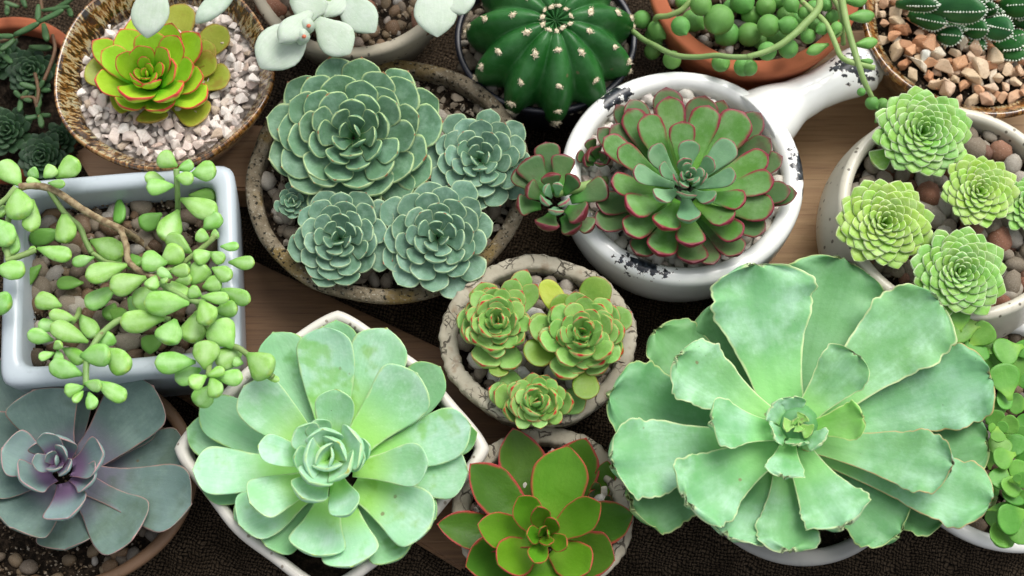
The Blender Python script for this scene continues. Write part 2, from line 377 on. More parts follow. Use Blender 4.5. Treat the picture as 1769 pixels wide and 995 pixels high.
def scatter(pot, rx, ry, z, meshes, size, excl, name='stone', shape=None, rot=0., layers=1, cover=.98, seed=0, lim=290, spread=1.5, lift=.35):
    rr = random.Random(seed); sp = size * spread; O = np.array(pot.location); cand = []
    ny = int(ry / sp * 1.16) + 2; nx = int(rx / sp) + 2
    for l in range(layers):
        for j in range(-ny, ny + 1):
            for i in range(-nx, nx + 1):
                x = (i + (j & 1) * .5 + l * .37) * sp + rr.uniform(-.3, .3) * sp; y = (j + l * .4) * sp * .87 + rr.uniform(-.3, .3) * sp
                xr, yr = x * math.cos(-rot) - y * math.sin(-rot), x * math.sin(-rot) + y * math.cos(-rot)
                a = math.atan2(yr / ry, xr / rx); lim_r = (shape(a) if shape else 1) - size * .35 / rx
                if math.hypot(xr / rx, yr / ry) > lim_r: continue
                p = O + np.array([x, y, z + l * size * .55])
                if any(math.hypot(p[0] - e[0], p[1] - e[1]) < e[2] for e in excl) or not in_view(p): continue
                if rr.random() > cover: continue
                cand.append((x, y, z + l * size * .6))
    rr.shuffle(cand)
    for (x, y, zz) in cand[:lim]:
        s = size * rr.choice((.62, .75, .9, 1, 1.1, 1.3))
        M = Matrix.Translation((x, y, zz + s * lift)) @ Matrix.Rotation(rr.uniform(0, 6.28), 4, 'Z') @ Matrix.Rotation(rr.gauss(0, .35), 4, 'X') @ Matrix.Rotation(rr.gauss(0, .3), 4, 'Y') @ Matrix.Scale(s, 4)
        inst(name, rr.choice(meshes), pot, M)
def ex(px, py, rpx, z):
    p = at(px, py, z); return (p[0], p[1], rpx * mpp(px, py, z))

# ------------------------------------------------------------------ materials of pots, ground, stones
def mat_glaze(name, amt=.2):
    q = NB(name); co = q.co(); sep = q.n('SeparateXYZ'); q.put(sep.inputs[0], co); X, Y, Z = sep.outputs
    ang = q.math('ARCTAN2', Y, X); rad = q.math('SQRT', q.math('ADD', q.math('MULTIPLY', X, X), q.math('MULTIPLY', Y, Y)))
    cb = q.n('CombineXYZ'); q.put(cb.inputs[0], q.math('MULTIPLY', q.math('COSINE', ang), 1)); q.put(cb.inputs[1], q.math('MULTIPLY', q.math('SINE', ang), 1))
    q.put(cb.inputs[2], q.math('ADD', q.math('MULTIPLY', rad, 3.5), q.math('MULTIPLY', Z, 4)))
    st = q.noise(26, 5, .62, cb.outputs[0], dist=.5); big = q.noise(30, 3, .5)
    z_r = q.attr('ringpos')
    v_ = q.math('ADD', st, q.math('MULTIPLY', q.math('SUBTRACT', q.noise(90, 3), .5), .35))
    mixed = q.cramp(v_, [(.30, (.010, .008, .005)), (.46, (.030, .016, .007)), (.52, (.20, .09, .018)), (.56, (.40, .31, .15)), (.62, (.36, .36, .25)), (.67, (.10, .07, .03)), (.74, (.03, .02, .01))])
    amber = q.cramp(v_, [(.32, (.018, .010, .005)), (.45, (.12, .045, .008)), (.56, (.34, .13, .02)), (.66, (.42, .24, .06)), (.76, (.10, .05, .015))])
    mid_ = q.math('MULTIPLY', q.ramp(z_r, .86, .90), q.ramp(z_r, .96, .93)); lip_ = q.math('MULTIPLY', q.ramp(z_r, .965, .985), .85)
    c = q.mix(q.math('MAXIMUM', q.math('MULTIPLY', mid_, amt), lip_), mixed, amber)
    q.bump(st, .2, .0008)
    return q.fin(c, .16, .6, coat=.7)
def mat_stoneware(name, a, b, lich):
    q = NB(name); n1 = q.noise(70, 6, .65)
    c = q.mix(q.ramp(n1, .35, .68), a, b)
    c = q.mix(q.math('MULTIPLY', q.ramp(q.noise(30, 5, .6), .52, .62), .75), c, lich)
    c = q.mix(q.ramp(q.noise(420, 3), .56, .66), c, (.02, .018, .012)); c = q.mix(q.math('MULTIPLY', q.ramp(q.noise(600, 2), .6, .7), .5), c, (.42, .40, .32))
    q.bump(q.math('ADD', q.noise(300, 5, .7), q.math('MULTIPLY', n1, 2)), .8, .0015)
    return q.fin(c, .85, .2)
def mat_crackle(name, a, b):
    q = NB(name); n1 = q.noise(45, 5, .6); dv = q.n('VectorMath', operation='ADD'); q.put(dv.inputs[0], q.co())
    sc_ = q.n('VectorMath', operation='SCALE'); q.put(sc_.inputs[0], q.noise(160, 3, out='Color')); sc_.inputs['Scale'].default_value = .006; q.put(dv.inputs[1], sc_.outputs[0])
    e = q.vor(62, 'DISTANCE_TO_EDGE', dv.outputs[0]); e2 = q.vor(190, 'DISTANCE_TO_EDGE', dv.outputs[0])
    c = q.mix(q.ramp(n1, .35, .65), a, b)
    c = q.mix(q.math('MULTIPLY', q.ramp(q.noise(110, 4), .58, .7), .5), c, (.20, .12, .06))
    crk = q.ramp(e, .035, .006); crk2 = q.math('MULTIPLY', q.ramp(e2, .06, .015), q.ramp(q.noise(60, 2), .52, .60))
    cc = q.math('MAXIMUM', crk, crk2); cc = q.math('MULTIPLY', cc, q.math('MULTIPLY', q.ramp(q.noise(75, 2), .42, .55), .8))
    c = q.mix(cc, c, (.025, .018, .012))
    q.bump(q.math('SUBTRACT', q.math('MULTIPLY', q.noise(330, 4), .4), q.math('MULTIPLY', cc, 1.6)), .7, .0012)
    return q.fin(c, .75, .3)
def mat_plain(name, col, rough, coat=0, speck=None, var=None, spec=.5):
    q = NB(name); c = q.mix(q.ramp(q.noise(28, 4), .3, .7), col, var or tuple(x * .88 for x in col))
    c = q.mix(q.math('MULTIPLY', q.ramp(q.noise(220, 4), .60, .72), .25), c, tuple(x * .6 for x in col))
    if speck:
        sp = q.n('VectorMath', operation='MULTIPLY'); q.put(sp.inputs[0], q.co()); sp.inputs[1].default_value = (1, 1, .55)
        s = q.ramp(q.math('ADD', q.vor(190, vec=sp.outputs[0]), q.math('MULTIPLY', q.noise(300, 2), .1)), .27, .20)
        s = q.math('MULTIPLY', s, q.ramp(q.noise(70, 1), .42, .48)); c = q.mix(q.math('MULTIPLY', s, .85), c, speck)
    q.bump(q.noise(240, 4), .12, .0008)
    return q.fin(c, rough, spec, coat=coat)
def mat_enamel(name, patches, chip_noise=230):
    """white enamel with the black iron showing where it has chipped: patches are (centre, radii) in the pot's own space"""
    q = NB(name); co = q.co(); tot = None
    for (c0, u, ru, rv, rw) in patches:
        v = q.n('VectorMath', operation='SUBTRACT'); q.put(v.inputs[0], co); v.inputs[1].default_value = c0
        u = Vector(u).normalized(); vv = Vector((-u.y, u.x, 0))
        d1 = q.n('VectorMath', operation='DOT_PRODUCT'); q.put(d1.inputs[0], v.outputs[0]); d1.inputs[1].default_value = u / ru
        d2 = q.n('VectorMath', operation='DOT_PRODUCT'); q.put(d2.inputs[0], v.outputs[0]); d2.inputs[1].default_value = vv / rv
        d3 = q.n('VectorMath', operation='DOT_PRODUCT'); q.put(d3.inputs[0], v.outputs[0]); d3.inputs[1].default_value = (0, 0, 1 / rw)
        s = q.math('ADD', q.math('ADD', q.math('POWER', q.math('ABSOLUTE', d1.outputs['Value']), 2), q.math('POWER', q.math('ABSOLUTE', d2.outputs['Value']), 2)), q.math('POWER', q.math('ABSOLUTE', d3.outputs['Value']), 2))
        s = q.math('SUBTRACT', 1.0, q.math('SQRT', s)); tot = s if tot is None else q.math('MAXIMUM', tot, s)
    f = q.math('ADD', q.math('MULTIPLY', tot, .62), q.math('MULTIPLY', q.math('SUBTRACT', q.noise(chip_noise, 4, .6), .5), 1.9))
    f = q.math('MULTIPLY', q.ramp(f, .22, .26), q.ramp(tot, .0, .05))
    white = q.mix(q.ramp(q.noise(25, 3), .35, .7), (.87, .88, .85), (.82, .83, .79))
    white = q.mix(q.ramp(q.vor(330), .07, .04), white, q.mix(q.ramp(q.noise(60, 1), .62, .64), white, (.2, .17, .12)))
    c = q.mix(f, white, q.mix(q.ramp(q.noise(400, 3), .4, .7), (.006, .008, .012), (.05, .06, .075)))
    rim_ = q.ramp(q.math('ABSOLUTE', q.math('SUBTRACT', f, .5)), .45, .2); c = q.mix(q.math('MULTIPLY', rim_, .6), c, (.22, .11, .05))
    q.bump(q.math('ADD', q.math('MULTIPLY', f, -1.5), q.math('MULTIPLY', q.noise(260, 3), .12)), .35, .001)
    return q.fin(c, q.mix(f, (.16,) * 3, (.32,) * 3), .5, coat=.4)
def mat_stones(name, stops, rough=.8, fl=.0):
    q = NB(name); c = q.cramp(q.rnd(), stops)
    c = q.mix(q.math('MULTIPLY', q.ramp(q.noise(2.2, 5, .6), .42, .65), .55), c, q.mix(.5, c, (.9, .86, .78), 'MULTIPLY'))
    c = q.mix(q.math('MULTIPLY', q.ramp(q.noise(9, 4, .7), .55, .68), .5), c, q.mix(.75, c, (.25, .2, .15), 'MULTIPLY'))
    c = q.mix(q.math('MULTIPLY', q.ramp(q.noise(14, 3), .62, .72), .4), c, (.75, .70, .62))
    q.bump(q.noise(6, 6, .7), .6, .0008)
    return q.fin(c, rough, .3)
def mat_soil():
    q = NB('dark_soil'); c = q.mix(q.ramp(q.noise(260, 5, .7), .4, .7), (.012, .009, .006), (.06, .042, .028)); q.bump(q.noise(300, 5, .8), 1, .003); return q.fin(c, .95, .1)
def mat_grit(name, a, b):
    q = NB(name); c = q.mix(q.ramp(q.vor(230, out='Color'), .2, .8), a, b); c = q.mix(q.ramp(q.vor(230), .4, .75), c, tuple(x * .25 for x in a)); q.bump(q.vor(230), -1, .003); return q.fin(c, .9, .2)
def mat_wood(name, a, b, rot):
    q = NB(name); mp = q.n('Mapping'); q.put(mp.inputs[0], q.co()); mp.inputs['Rotation'].default_value = (0, 0, rot); mp.inputs['Scale'].default_value = (6, 110, 30)
    g = q.noise(1.2, 6, .6, mp.outputs[0], dist=1.2); mp2 = q.n('Mapping'); q.put(mp2.inputs[0], q.co()); mp2.inputs['Rotation'].default_value = (0, 0, rot); mp2.inputs['Scale'].default_value = (25, 900, 50)
    fine = q.noise(1, 3, .6, mp2.outputs[0])
    c = q.mix(q.ramp(g, .3, .7), a, b); c = q.mix(q.math('MULTIPLY', q.ramp(fine, .52, .68), .5), c, tuple(x * .45 for x in a))
    c = q.mix(q.math('MULTIPLY', q.ramp(q.noise(14, 3), .55, .7), .5), c, tuple(x * .5 for x in a))
    q.bump(q.math('ADD', g, fine), .3, .001); return q.fin(c, .55, .35)
def mat_burlap():
    q = NB('burlap'); mp = q.n('Mapping'); q.put(mp.inputs[0], q.co()); mp.inputs['Rotation'].default_value = (0, 0, .25)
    dv = q.n('VectorMath', operation='ADD'); q.put(dv.inputs[0], mp.outputs[0]); s = q.n('VectorMath', operation='SCALE'); q.put(s.inputs[0], q.noise(60, 3, out='Color')); s.inputs['Scale'].default_value = .011; q.put(dv.inputs[1], s.outputs[0])
    sp = q.n('SeparateXYZ'); q.put(sp.inputs[0], dv.outputs[0]); K = 2 * math.pi / .0042
    sx = q.math('SINE', q.math('MULTIPLY', sp.outputs[0], K)); sy = q.math('SINE', q.math('MULTIPLY', sp.outputs[1], K))
    a = q.math('ABSOLUTE', sx); b = q.math('ABSOLUTE', sy); chk = q.math('GREATER_THAN', q.math('MULTIPLY', sx, sy), 0.0)
    h = q.n('Mix', data_type='FLOAT'); q.put(h.inputs[0], chk); q.put(h.inputs[2], a); q.put(h.inputs[3], b)
    th_ = q.math('MULTIPLY', h.outputs[0], q.ramp(q.noise(500, 3), .2, .7, .5, 1))
    c = q.mix(q.ramp(th_, .1, .8), (.006, .0045, .003), q.mix(q.ramp(q.noise(60, 3), .35, .65), (.060, .042, .026), (.105, .075, .048)))
    q.bump(th_, 1, .0025); return q.fin(c, .95, .1)

SOIL = mat_soil()
M_chip = mat_stones('white_chip_stone', [(0, (.62, .50, .44)), (.25, (.74, .66, .60)), (.55, (.82, .77, .72)), (.8, (.58, .44, .38)), (.9, (.45, .36, .27)), (1, (.80, .72, .68))])
M_beige = mat_stones('beige_stone', [(0, (.55, .42, .27)), (.2, (.66, .52, .36)), (.4, (.46, .22, .11)), (.6, (.60, .34, .19)), (.75, (.70, .62, .48)), (.9, (.50, .27, .15)), (1, (.62, .62, .55))])
M_brown = mat_stones('river_pebble', [(0, (.085, .050, .028)), (.2, (.16, .10, .055)), (.4, (.11, .09, .07)), (.6, (.21, .15, .085)), (.75, (.06, .045, .03)), (.9, (.30, .28, .25)), (1, (.14, .085, .05))], .6)
M_grey = mat_stones('grey_pebble', [(0, (.15, .12, .085)), (.3, (.24, .20, .15)), (.6, (.18, .15, .11)), (.85, (.38, .35, .30)), (1, (.28, .24, .18))])
M_pale = mat_stones('pale_pebble', [(0, (.52, .50, .42)), (.3, (.68, .66, .60)), (.6, (.42, .38, .30)), (.8, (.75, .74, .70)), (1, (.55, .52, .44))], .6)
M_clay = mat_stones('clay_ball', [(0, (.17, .075, .045)), (.4, (.22, .10, .06)), (.7, (.15, .08, .055)), (1, (.25, .13, .08))], .75)
S_chip = chips(M_chip, 8, .5, 1); S_beige = chips(M_beige, 8, .7, 2); S_brown = chips(M_brown, 8, .7, 3, False); S_grey = chips(M_grey, 8, .75, 4, False)
S_pale = chips(M_pale, 8, .7, 5, False); S_clay = chips(M_clay, 5, .95, 6, False); S_gchip = chips(M_grey, 7, .6, 8)

# ------------------------------------------------------------------ setting: burlap ground and boards
g = mesh_obj('ground', np.array([[-1.5, -1.2, 0], [1.5, -1.2, 0], [1.5, 1.6, 0], [-1.5, 1.6, 0]], float), [(0, 1, 2, 3)], mat_burlap(), None, False)
g['kind'] = 'structure'
def board(label, pxs, z, th, m, cat='board', name='wooden_board'):
    P = [at(x, y, z) for x, y in pxs]; c = sum(P) / len(P); r = thing(name, label, cat, (c[0], c[1], z - th))
    import bmesh
    bm = bmesh.new(); vs_ = [bm.verts.new((p[0]-c[0], p[1]-c[1], 0)) for p in P]; f = bm.faces.new(vs_)
    if f.normal.z > 0: f.normal_flip()
    bm.normal_update()
    e = bmesh.ops.extrude_face_region(bm, geom=[f]); bmesh.ops.translate(bm, verts=[v for v in e['geom'] if isinstance(v, bmesh.types.BMVert)], vec=(0, 0, th))
    bmesh.ops.recalc_face_normals(bm, faces=bm.faces[:]); bmesh.ops.bevel(bm, geom=bm.edges[:], offset=.0018, segments=2, affect='EDGES')
    me = bpy.data.meshes.new('plank'); bm.to_mesh(me); bm.free(); me.materials.append(m)
    o = bpy.data.objects.new('plank', me); COL.objects.link(o); o.parent = r; return r
M_wood1 = mat_wood('dark_board_wood', (.13, .068, .033), (.20, .11, .052), .45); M_wood2 = mat_wood('light_board_wood', (.34, .20, .095), (.44, .28, .135), -.1)
board('brown wooden board between the square pot and the pale rosette bowl', [(200, 338), (930, 680), (800, 987), (130, 575)], .006, .006, M_wood1)
board('light wooden board under the white enamel pot and the speckled mug', [(1210, 480), (1210, 60), (1778, 40), (1778, 222), (1640, 480)], .006, .006, M_wood2)
board('pale wooden block at the edge of the brown glazed bowl of white stones', [(128, 262), (210, 215), (470, 215), (470, 330), (160, 315)], .03, .03, mat_wood('block_wood', (.42, .24, .13), (.50, .31, .18), .3), name='wooden_block', cat='block')

# ------------------------------------------------------------------ pots
def pot(name, label, cx, cy, a, b, H, m, rim, rr, base=.72, belly=0., depth=.014, soil=SOIL, z0=.006, shape=None, rot=0., rough=0., zrough=0., prof=None, soil_r=None, lip=0., nseg=96, wall_in=0., group=None):
    C = at(cx, cy, H + z0); s = mpp(cx, cy, H + z0); rx = a * s; ry = b * s / sin_el(cx, cy)
    r = thing(name, label, 'pot', (C[0], C[1], z0), group)
    p = prof(H, rx) if prof else pot_profile(H, rim, rr, base, belly, depth, wall_in, rx, lip)
    lathe('body', p, rx, ry, m, r, shape, nseg, rough, rot, zrough)
    sr = soil_r or (1 - rim / rx + .012)
    soil_disc(r, rx * sr, ry * sr, H - depth, soil, shape, rot)
    return r, rx, ry, z0 + H - depth, sr
def bowl_prof(H, rx):
    k = 1 / rx; p = [(.55, 0), (.60, .002)]
    for i in range(1, 8):
        t = i / 8; p.append((.60 + .38 * t ** .75, .002 + (H - .010) * t))
    p += [(.992, H - .006), (1.0, H - .003), (.995, H - .0008), (.982, H), (.962, H - .001), (.93, H - .0045), (.90, H - .0075), (.87, H - .010), (.84, H - .0125), (.825, H - .016), (.82, H - .024)]
    return p
wobble5 = lambda th: 1 + .014 * math.cos(5 * th + .6) + .006 * math.cos(3 * th)
GLAZE = mat_glaze('brown_reactive_glaze'); GLAZE2 = mat_glaze('amber_reactive_glaze', .9)

# 1 glazed bowl of white stones
b1, x1, y1, z1, s1 = pot('glazed_bowl', 'glossy brown speckled glazed bowl filled with white and pinkish stone chips', 281, 118, 190, 162, .058, GLAZE, 0, 0, z0=.030, prof=bowl_prof, soil_r=.835, depth=.019, shape=wobble5, soil=mat_grit('white_grit', (.5, .43, .38), (.72, .66, .6)))
scatter(b1, x1 * .835, y1 * .835, .058 - .019, S_chip, .0052, [ex(255, 118, 82, z1)], 'stone', layers=2, seed=3, spread=1.28)
# 2 taupe pot of the felt plant
b2, x2, y2, z2, s2 = pot('taupe_pot', 'round taupe matt pot holding brown clay balls and the white felt plant', 612, -72, 187, 160, .080, mat_plain('taupe_clay', (.36, .32, .24), .6, speck=(.05, .04, .03), var=(.28, .25, .185)), .0075, .003, .62, depth=.012)
scatter(b2, x2 * .95, y2 * .95, .068, S_clay, .0085, [], 'clay_ball', seed=4, spread=2.0, cover=.6); scatter(b2, x2 * .95, y2 * .95, .066, S_brown, .0045, [], 'pebble', seed=5, spread=1.5)
# 3 black pot of the ball cactus
b3, x3, y3, z3, s3 = pot('black_plastic_pot', 'dark navy plastic pot under the ribbed ball cactus', 943, 62, 158, 128, .055, mat_plain('navy_plastic', (.012, .014, .024), .35), .004, .0015, .74, depth=.010)
scatter(b3, x3 * .96, y3 * .96, .045, S_grey, .004, [ex(955, 60, 105, z3)], 'pebble', seed=6)
# 4 terracotta pot of the pearl plant
b4, x4, y4, z4, s4 = pot('terracotta_pot', 'orange terracotta pot holding the string of pearls plant', 1303, -42, 186, 160, .070, (M_terra := mat_plain('terracotta', (.40, .125, .055), .8, var=(.30, .088, .04), spec=.2)), .0105, .0025, .7, depth=.012)
scatter(b4, x4 * .92, y4 * .92, .058, S_brown, .0042, [], 'pebble', seed=7, cover=.9)
# 5 glazed bowl right
b5, x5, y5, z5, s5 = pot('glazed_bowl', 'glossy amber speckled glazed bowl filled with angular beige and rust stones', 1690, 8, 205, 172, .070, GLAZE2, 0, 0, prof=bowl_prof, soil_r=.835, depth=.019, shape=wobble5)
scatter(b5, x5 * .835, y5 * .835, .051, S_beige, .0072, [], 'stone', layers=2, seed=8, spread=1.28)
# 6 enamel pot with handle
H6, Z6 = .068, .006
C6 = at(1180, 299, H6 + Z6); m6 = mpp(1180, 299, H6 + Z6); O6 = np.array([C6[0], C6[1], Z6])
def patch(px, py, z, dx, dy, ru, rv, rw=.02):
    p = at(px, py, z) - O6; return (tuple(p), (dx, -dy, 0), ru * m6, rv * m6, rw)
ENAMEL = mat_enamel('chipped_white_enamel', [patch(1064, 168, H6 + Z6, 65, -45, 48, 23), patch(1381, 288, H6 + Z6, 10, 60, 66, 21), patch(1114, 458, H6 + Z6, 90, 24, 60, 23), patch(1481, 112, .074, 60, 22, 58, 36)])
b6, x6, y6, z6, s6 = pot('enamel_pan', 'white enamel pan pot with black chipped spots and a thick handle', 1180, 299, 211, 184, H6, ENAMEL, .0125, .0058, .80, belly=.004, depth=.010, soil=mat_grit('pale_grit', (.40, .38, .30), (.62, .60, .54)))
hp = [(1300, 222, 70), (1340, 195, 56), (1372, 176, 41), (1408, 158, 36), (1440, 142, 39), (1470, 128, 45), (1494, 117, 45), (1509, 112, 34), (1516, 109, 14)]
ho = tube('handle', [at(x, y, .056) for x, y, r in hp], [r * m6 for x, y, r in hp], ENAMEL, b6, 28, 6)
scatter(b6, x6 * s6, y6 * s6, H6 - .010, S_pale[:3] + S_chip[:4], .0048, [ex(1190, 300, 118, z6)], 'pebble', layers=1, seed=9)
# 7 speckled mug pot
b7, x7, y7, z7, s7 = pot('stoneware_mug', 'cream speckled stoneware mug pot planted with four green rosettes', 1652, 362, 203, 177, .078, mat_plain('cream_stoneware', (.56, .53, .43), .38, speck=(.07, .055, .035), var=(.50, .47, .375), coat=.15), .0075, .0034, .86, belly=.009, depth=.014)
ex7 = [ex(1600, 225, 62, z7), ex(1697, 325, 48, z7), ex(1532, 384, 62, z7), ex(1665, 470, 62, z7)]
scatter(b7, x7 * s7, y7 * s7, .064, S_grey + S_clay[:2], .0066, ex7, 'pebble', layers=2, seed=10, spread=1.6)
# 8 rustic stone pot
b8, x8, y8, z8, s8 = pot('stone_pot', 'rough brown grey stone pot crowded with five blue-green rosettes', 670, 303, 246, 212, .056, mat_stoneware('mossy_stoneware', (.12, .095, .06), (.27, .23, .165), (.20, .135, .04)), .0095, .0035, .74, depth=.012, rough=.012, zrough=.0012)
scatter(b8, x8 * s8, y8 * s8, .044, S_gchip + S_grey, .005, [ex(606, 232, 120, z8), ex(825, 270, 60, z8), ex(583, 408, 70, z8), ex(755, 405, 80, z8)], 'pebble', layers=1, seed=11)
# 9 crackled pot
CRK = mat_crackle('crackled_grey_clay', (.30, .27, .20), (.42, .385, .30))
crk_shape = lambda th: 1 + .005 * math.sin(37 * th + 2 * math.sin(5 * th)) + .004 * math.sin(61 * th + 3 * math.sin(3 * th)) + .010 * math.sin(4 * th + 1) + .007 * math.sin(9 * th) + (.028 if 2.55 < th % 6.2832 < 3.6 else 0)
b9, x9, y9, z9, s9 = pot('crackled_pot', 'cracked pale clay pot holding three red-tipped green rosettes', 932, 583, 168, 147, .062, CRK, .0105, .0028, .78, depth=.013, rough=.007, zrough=.0012, shape=crk_shape, nseg=220)
scatter(b9, x9 * s9 * .98, y9 * s9 * .98, .049, S_grey + S_pale[:2], .0052, [ex(857, 552, 40, z9), ex(1000, 570, 55, z9)], 'pebble', layers=2, seed=12, spread=1.5)
# 10 cream diamond bowl
dia = lambda n, k: (lambda th: (abs(math.cos(th)) ** n + abs(math.sin(th)) ** n) ** (-1 / n) * k)
dshape = lambda th: min(1.0, (abs(math.cos(th)) ** 1.27 + abs(math.sin(th)) ** 1.27) ** (-1 / 1.27)) * (1 + .012 * math.cos(8 * th))
b10, x10, y10, z10, s10 = pot('cream_bowl', 'cream bowl with a rounded diamond rim under the large pale rosette', 572, 773, 270, 242, .060, mat_plain('cream_glaze', (.66, .63, .56), .42, speck=(.2, .16, .12)), .0085, .004, .74, depth=.016, shape=dshape, nseg=160)
# 11 square pale blue pot
def sqshape(th):
    n = 15; return (abs(math.cos(th)) ** n + abs(math.sin(th)) ** n) ** (-1 / n)
H11 = .080
C11 = at(206, 468, H11 + .006); m11 = mpp(206, 468, H11 + .006)
b11 = thing('square_pot', 'square pale blue-grey ceramic pot with trailing plump-leaved sedum', 'pot', (C11[0], C11[1], .006))
SQM = mat_plain('pale_blue_ceramic', (.42, .475, .51), .36, coat=.25, var=(.38, .435, .47))
q11 = 203 * m11
lathe('body', pot_profile(H11, .0118, .0045, .86, 0, .024, .001, q11), q11, q11 * .935, SQM, b11, sqshape, 200, rot=R(5.5))
soil_disc(b11, q11 * .84, q11 * .84 * .935, H11 - .024, SOIL, sqshape, R(5.5)); z11 = .006 + H11 - .024
scatter(b11, q11 * .83, q11 * .83 * .935, H11 - .024, S_brown + S_grey[:2], .0058, [], 'pebble', layers=1, seed=13, shape=sqshape, rot=R(5.5), lim=299, spread=1.45)
# 12 brown clay pot of the purple plant
b12, x12, y12, z12, s12 = pot('brown_clay_pot', 'dark brown clay pot mostly hidden under the purple-grey rosette', 92, 822, 248, 190, .040, mat_plain('brown_clay', (.17, .095, .05), .6), .008, .003, .8, depth=.010)
scatter(b12, x12 * s12, y12 * s12, .030, S_brown, .0045, [ex(90, 822, 150, z12)], 'pebble', seed=14, cover=.5)
# 13 second crackled pot
b13, x13, y13, z13, s13 = pot('crackled_pot', 'cracked pale clay pot at the lower edge with red-edged bright green leaves', 938, 884, 158, 148, .050, CRK, .0105, .0028, .8, depth=.012, rough=.007, zrough=.001, nseg=220, shape=lambda th: crk_shape(th + 2) * .99)
scatter(b13, x13 * s13, y13 * s13, .038, S_chip + S_pale[:3], .0052, [ex(938, 905, 60, z13)], 'stone', layers=2, seed=15, spread=1.35)
# 14 grey pot under the ruffled plant
b14, x14, y14, z14, s14 = pot('grey_pot', 'grey clay pot hidden beneath the large ruffled blue-green plant', 1377, 760, 205, 205, .050, mat_plain('grey_clay', (.30, .30, .28), .6), .009, .003, .76, depth=.012)
# 15 white pot lower right
b15, x15, y15, z15, s15 = pot('white_ceramic_pot', 'white ceramic pot with round-leaved green stonecrop at the right edge', 1742, 742, 205, 193, .046, mat_plain('white_ceramic', (.74, .74, .70), .2, coat=.3), .0085, .004, .8, depth=.012)
scatter(b15, x15 * s15, y15 * s15, .034, S_brown, .0045, [], 'pebble', seed=16, cover=.8)
# 16 terracotta pot far left
b16, x16, y16, z16, s16 = pot('terracotta_pot', 'weathered terracotta pot of small dark green rosettes behind the glazed bowl', 5, 165, 148, 132, .034, M_terra, .008, .0025, .8, depth=.010)

q = NB('mixed_grit'); M_grit = q.fin(q.cramp(q.vor(420, out='Color'), [(.1, (.02, .014, .009)), (.4, (.09, .06, .035)), (.62, (.17, .13, .085)), (.8, (.32, .28, .22))]), .9, .2)
for po, rx_, ry_, zz_, n_, sh_, ro_ in [(b2, x2 * .95, y2 * .95, .068, 900, None, 0), (b3, x3 * .96, y3 * .96, .045, 500, None, 0), (b4, x4 * .92, y4 * .92, .058, 900, None, 0), (b7, x7 * s7, y7 * s7, .066, 1300, None, 0), (b8, x8 * s8, y8 * s8, .045, 1600, None, 0), (b9, x9 * s9 * .97, y9 * s9 * .97, .051, 900, None, 0), (b11, q11 * .83, q11 * .83 * .935, H11 - .022, 2400, sqshape, R(5.5)), (b12, x12 * s12 * .97, y12 * s12 * .97, .030, 1600, None, 0), (b14, x14 * .9, y14 * .9, .038, 900, None, 0), (b15, x15 * s15 * .97, y15 * s15 * .97, .035, 900, None, 0), (b13, x13 * .88, y13 * .88, .040, 500, None, 0), (b5, x5 * .83, y5 * .83, .053, 500, None, 0)]:
    grit(po, rx_, ry_, zz_, M_grit, n_, n_, sh_, ro_)

# ------------------------------------------------------------------ plants: leaf materials
ML = {}
ML['redlime'] = leafmat('lime_leaf_red_margin', srgb(140, 190, 30), srgb(168, 205, 58), edge=((.56, .05, .045), .84, .99, .95, .25), tip=((.56, .06, .045), .90, 1.0), root=(srgb(110, 185, 30), .5), nscale=40, sss=.15, rough=.38, K=1.05)
ML['olive'] = leafmat('olive_outer_leaf', srgb(150, 165, 40), srgb(170, 180, 60), edge=((.42, .16, .04), .80, 1.0, .6), spots=((.30, .13, .03), 50, .58, .5), nscale=30, rough=.38, K=0.75)
ML['blue'] = leafmat('blue_green_leaf', srgb(82, 122, 88), srgb(102, 144, 110), pale=srgb(150, 186, 160), pale_amt=.55, edge=(srgb(180, 204, 146), .87, .98, .85), tip=((.36, .10, .05), .985, 1.0, .9), root=(srgb(80, 132, 78), .4), rough=.5, nscale=55, K=.86)
ML['blue_grey'] = leafmat('grey_green_leaf', srgb(92, 130, 104), srgb(112, 152, 126), pale=srgb(158, 192, 170), pale_amt=.6, edge=(srgb(184, 206, 162), .87, .98, .8), tip=((.36, .11, .06), .985, 1.0, .9), root=(srgb(88, 136, 94), .4), rough=.5, nscale=55, K=.84)
ML['pink'] = leafmat('green_leaf_crimson_margin', srgb(90, 148, 56), srgb(114, 162, 88), pale=srgb(156, 194, 140), pale_amt=.45, edge=(srgb(150, 30, 64), .74, .95, .95, .42), tip=(srgb(140, 30, 56), .90, .99, .9), root=(srgb(110, 175, 62), .55), rough=.42, nscale=45, spots=(srgb(96, 84, 66), 60, .64, .5), K=0.72)
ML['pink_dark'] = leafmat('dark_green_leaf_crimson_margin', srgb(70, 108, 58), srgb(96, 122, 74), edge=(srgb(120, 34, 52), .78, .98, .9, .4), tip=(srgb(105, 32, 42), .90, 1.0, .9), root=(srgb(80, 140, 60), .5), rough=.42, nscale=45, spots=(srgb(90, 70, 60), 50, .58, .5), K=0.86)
ML['pink_heart'] = leafmat('powdery_heart_leaf', srgb(116, 168, 120), srgb(142, 188, 142), edge=(srgb(160, 62, 84), .86, 1.0, .8, .5), tip=(srgb(150, 50, 70), .95, 1.02, .9), rough=.48, K=0.72)
ML['semp'] = leafmat('apple_green_leaf', srgb(126, 184, 70), srgb(148, 202, 92), pale=srgb(194, 226, 170), pale_amt=.5, edge=(srgb(222, 236, 196), .85, 1.0, .75), tip=(srgb(150, 140, 84), .975, 1.0, .7), root=(srgb(112, 182, 50), .6), rough=.42, nscale=80, K=.78)
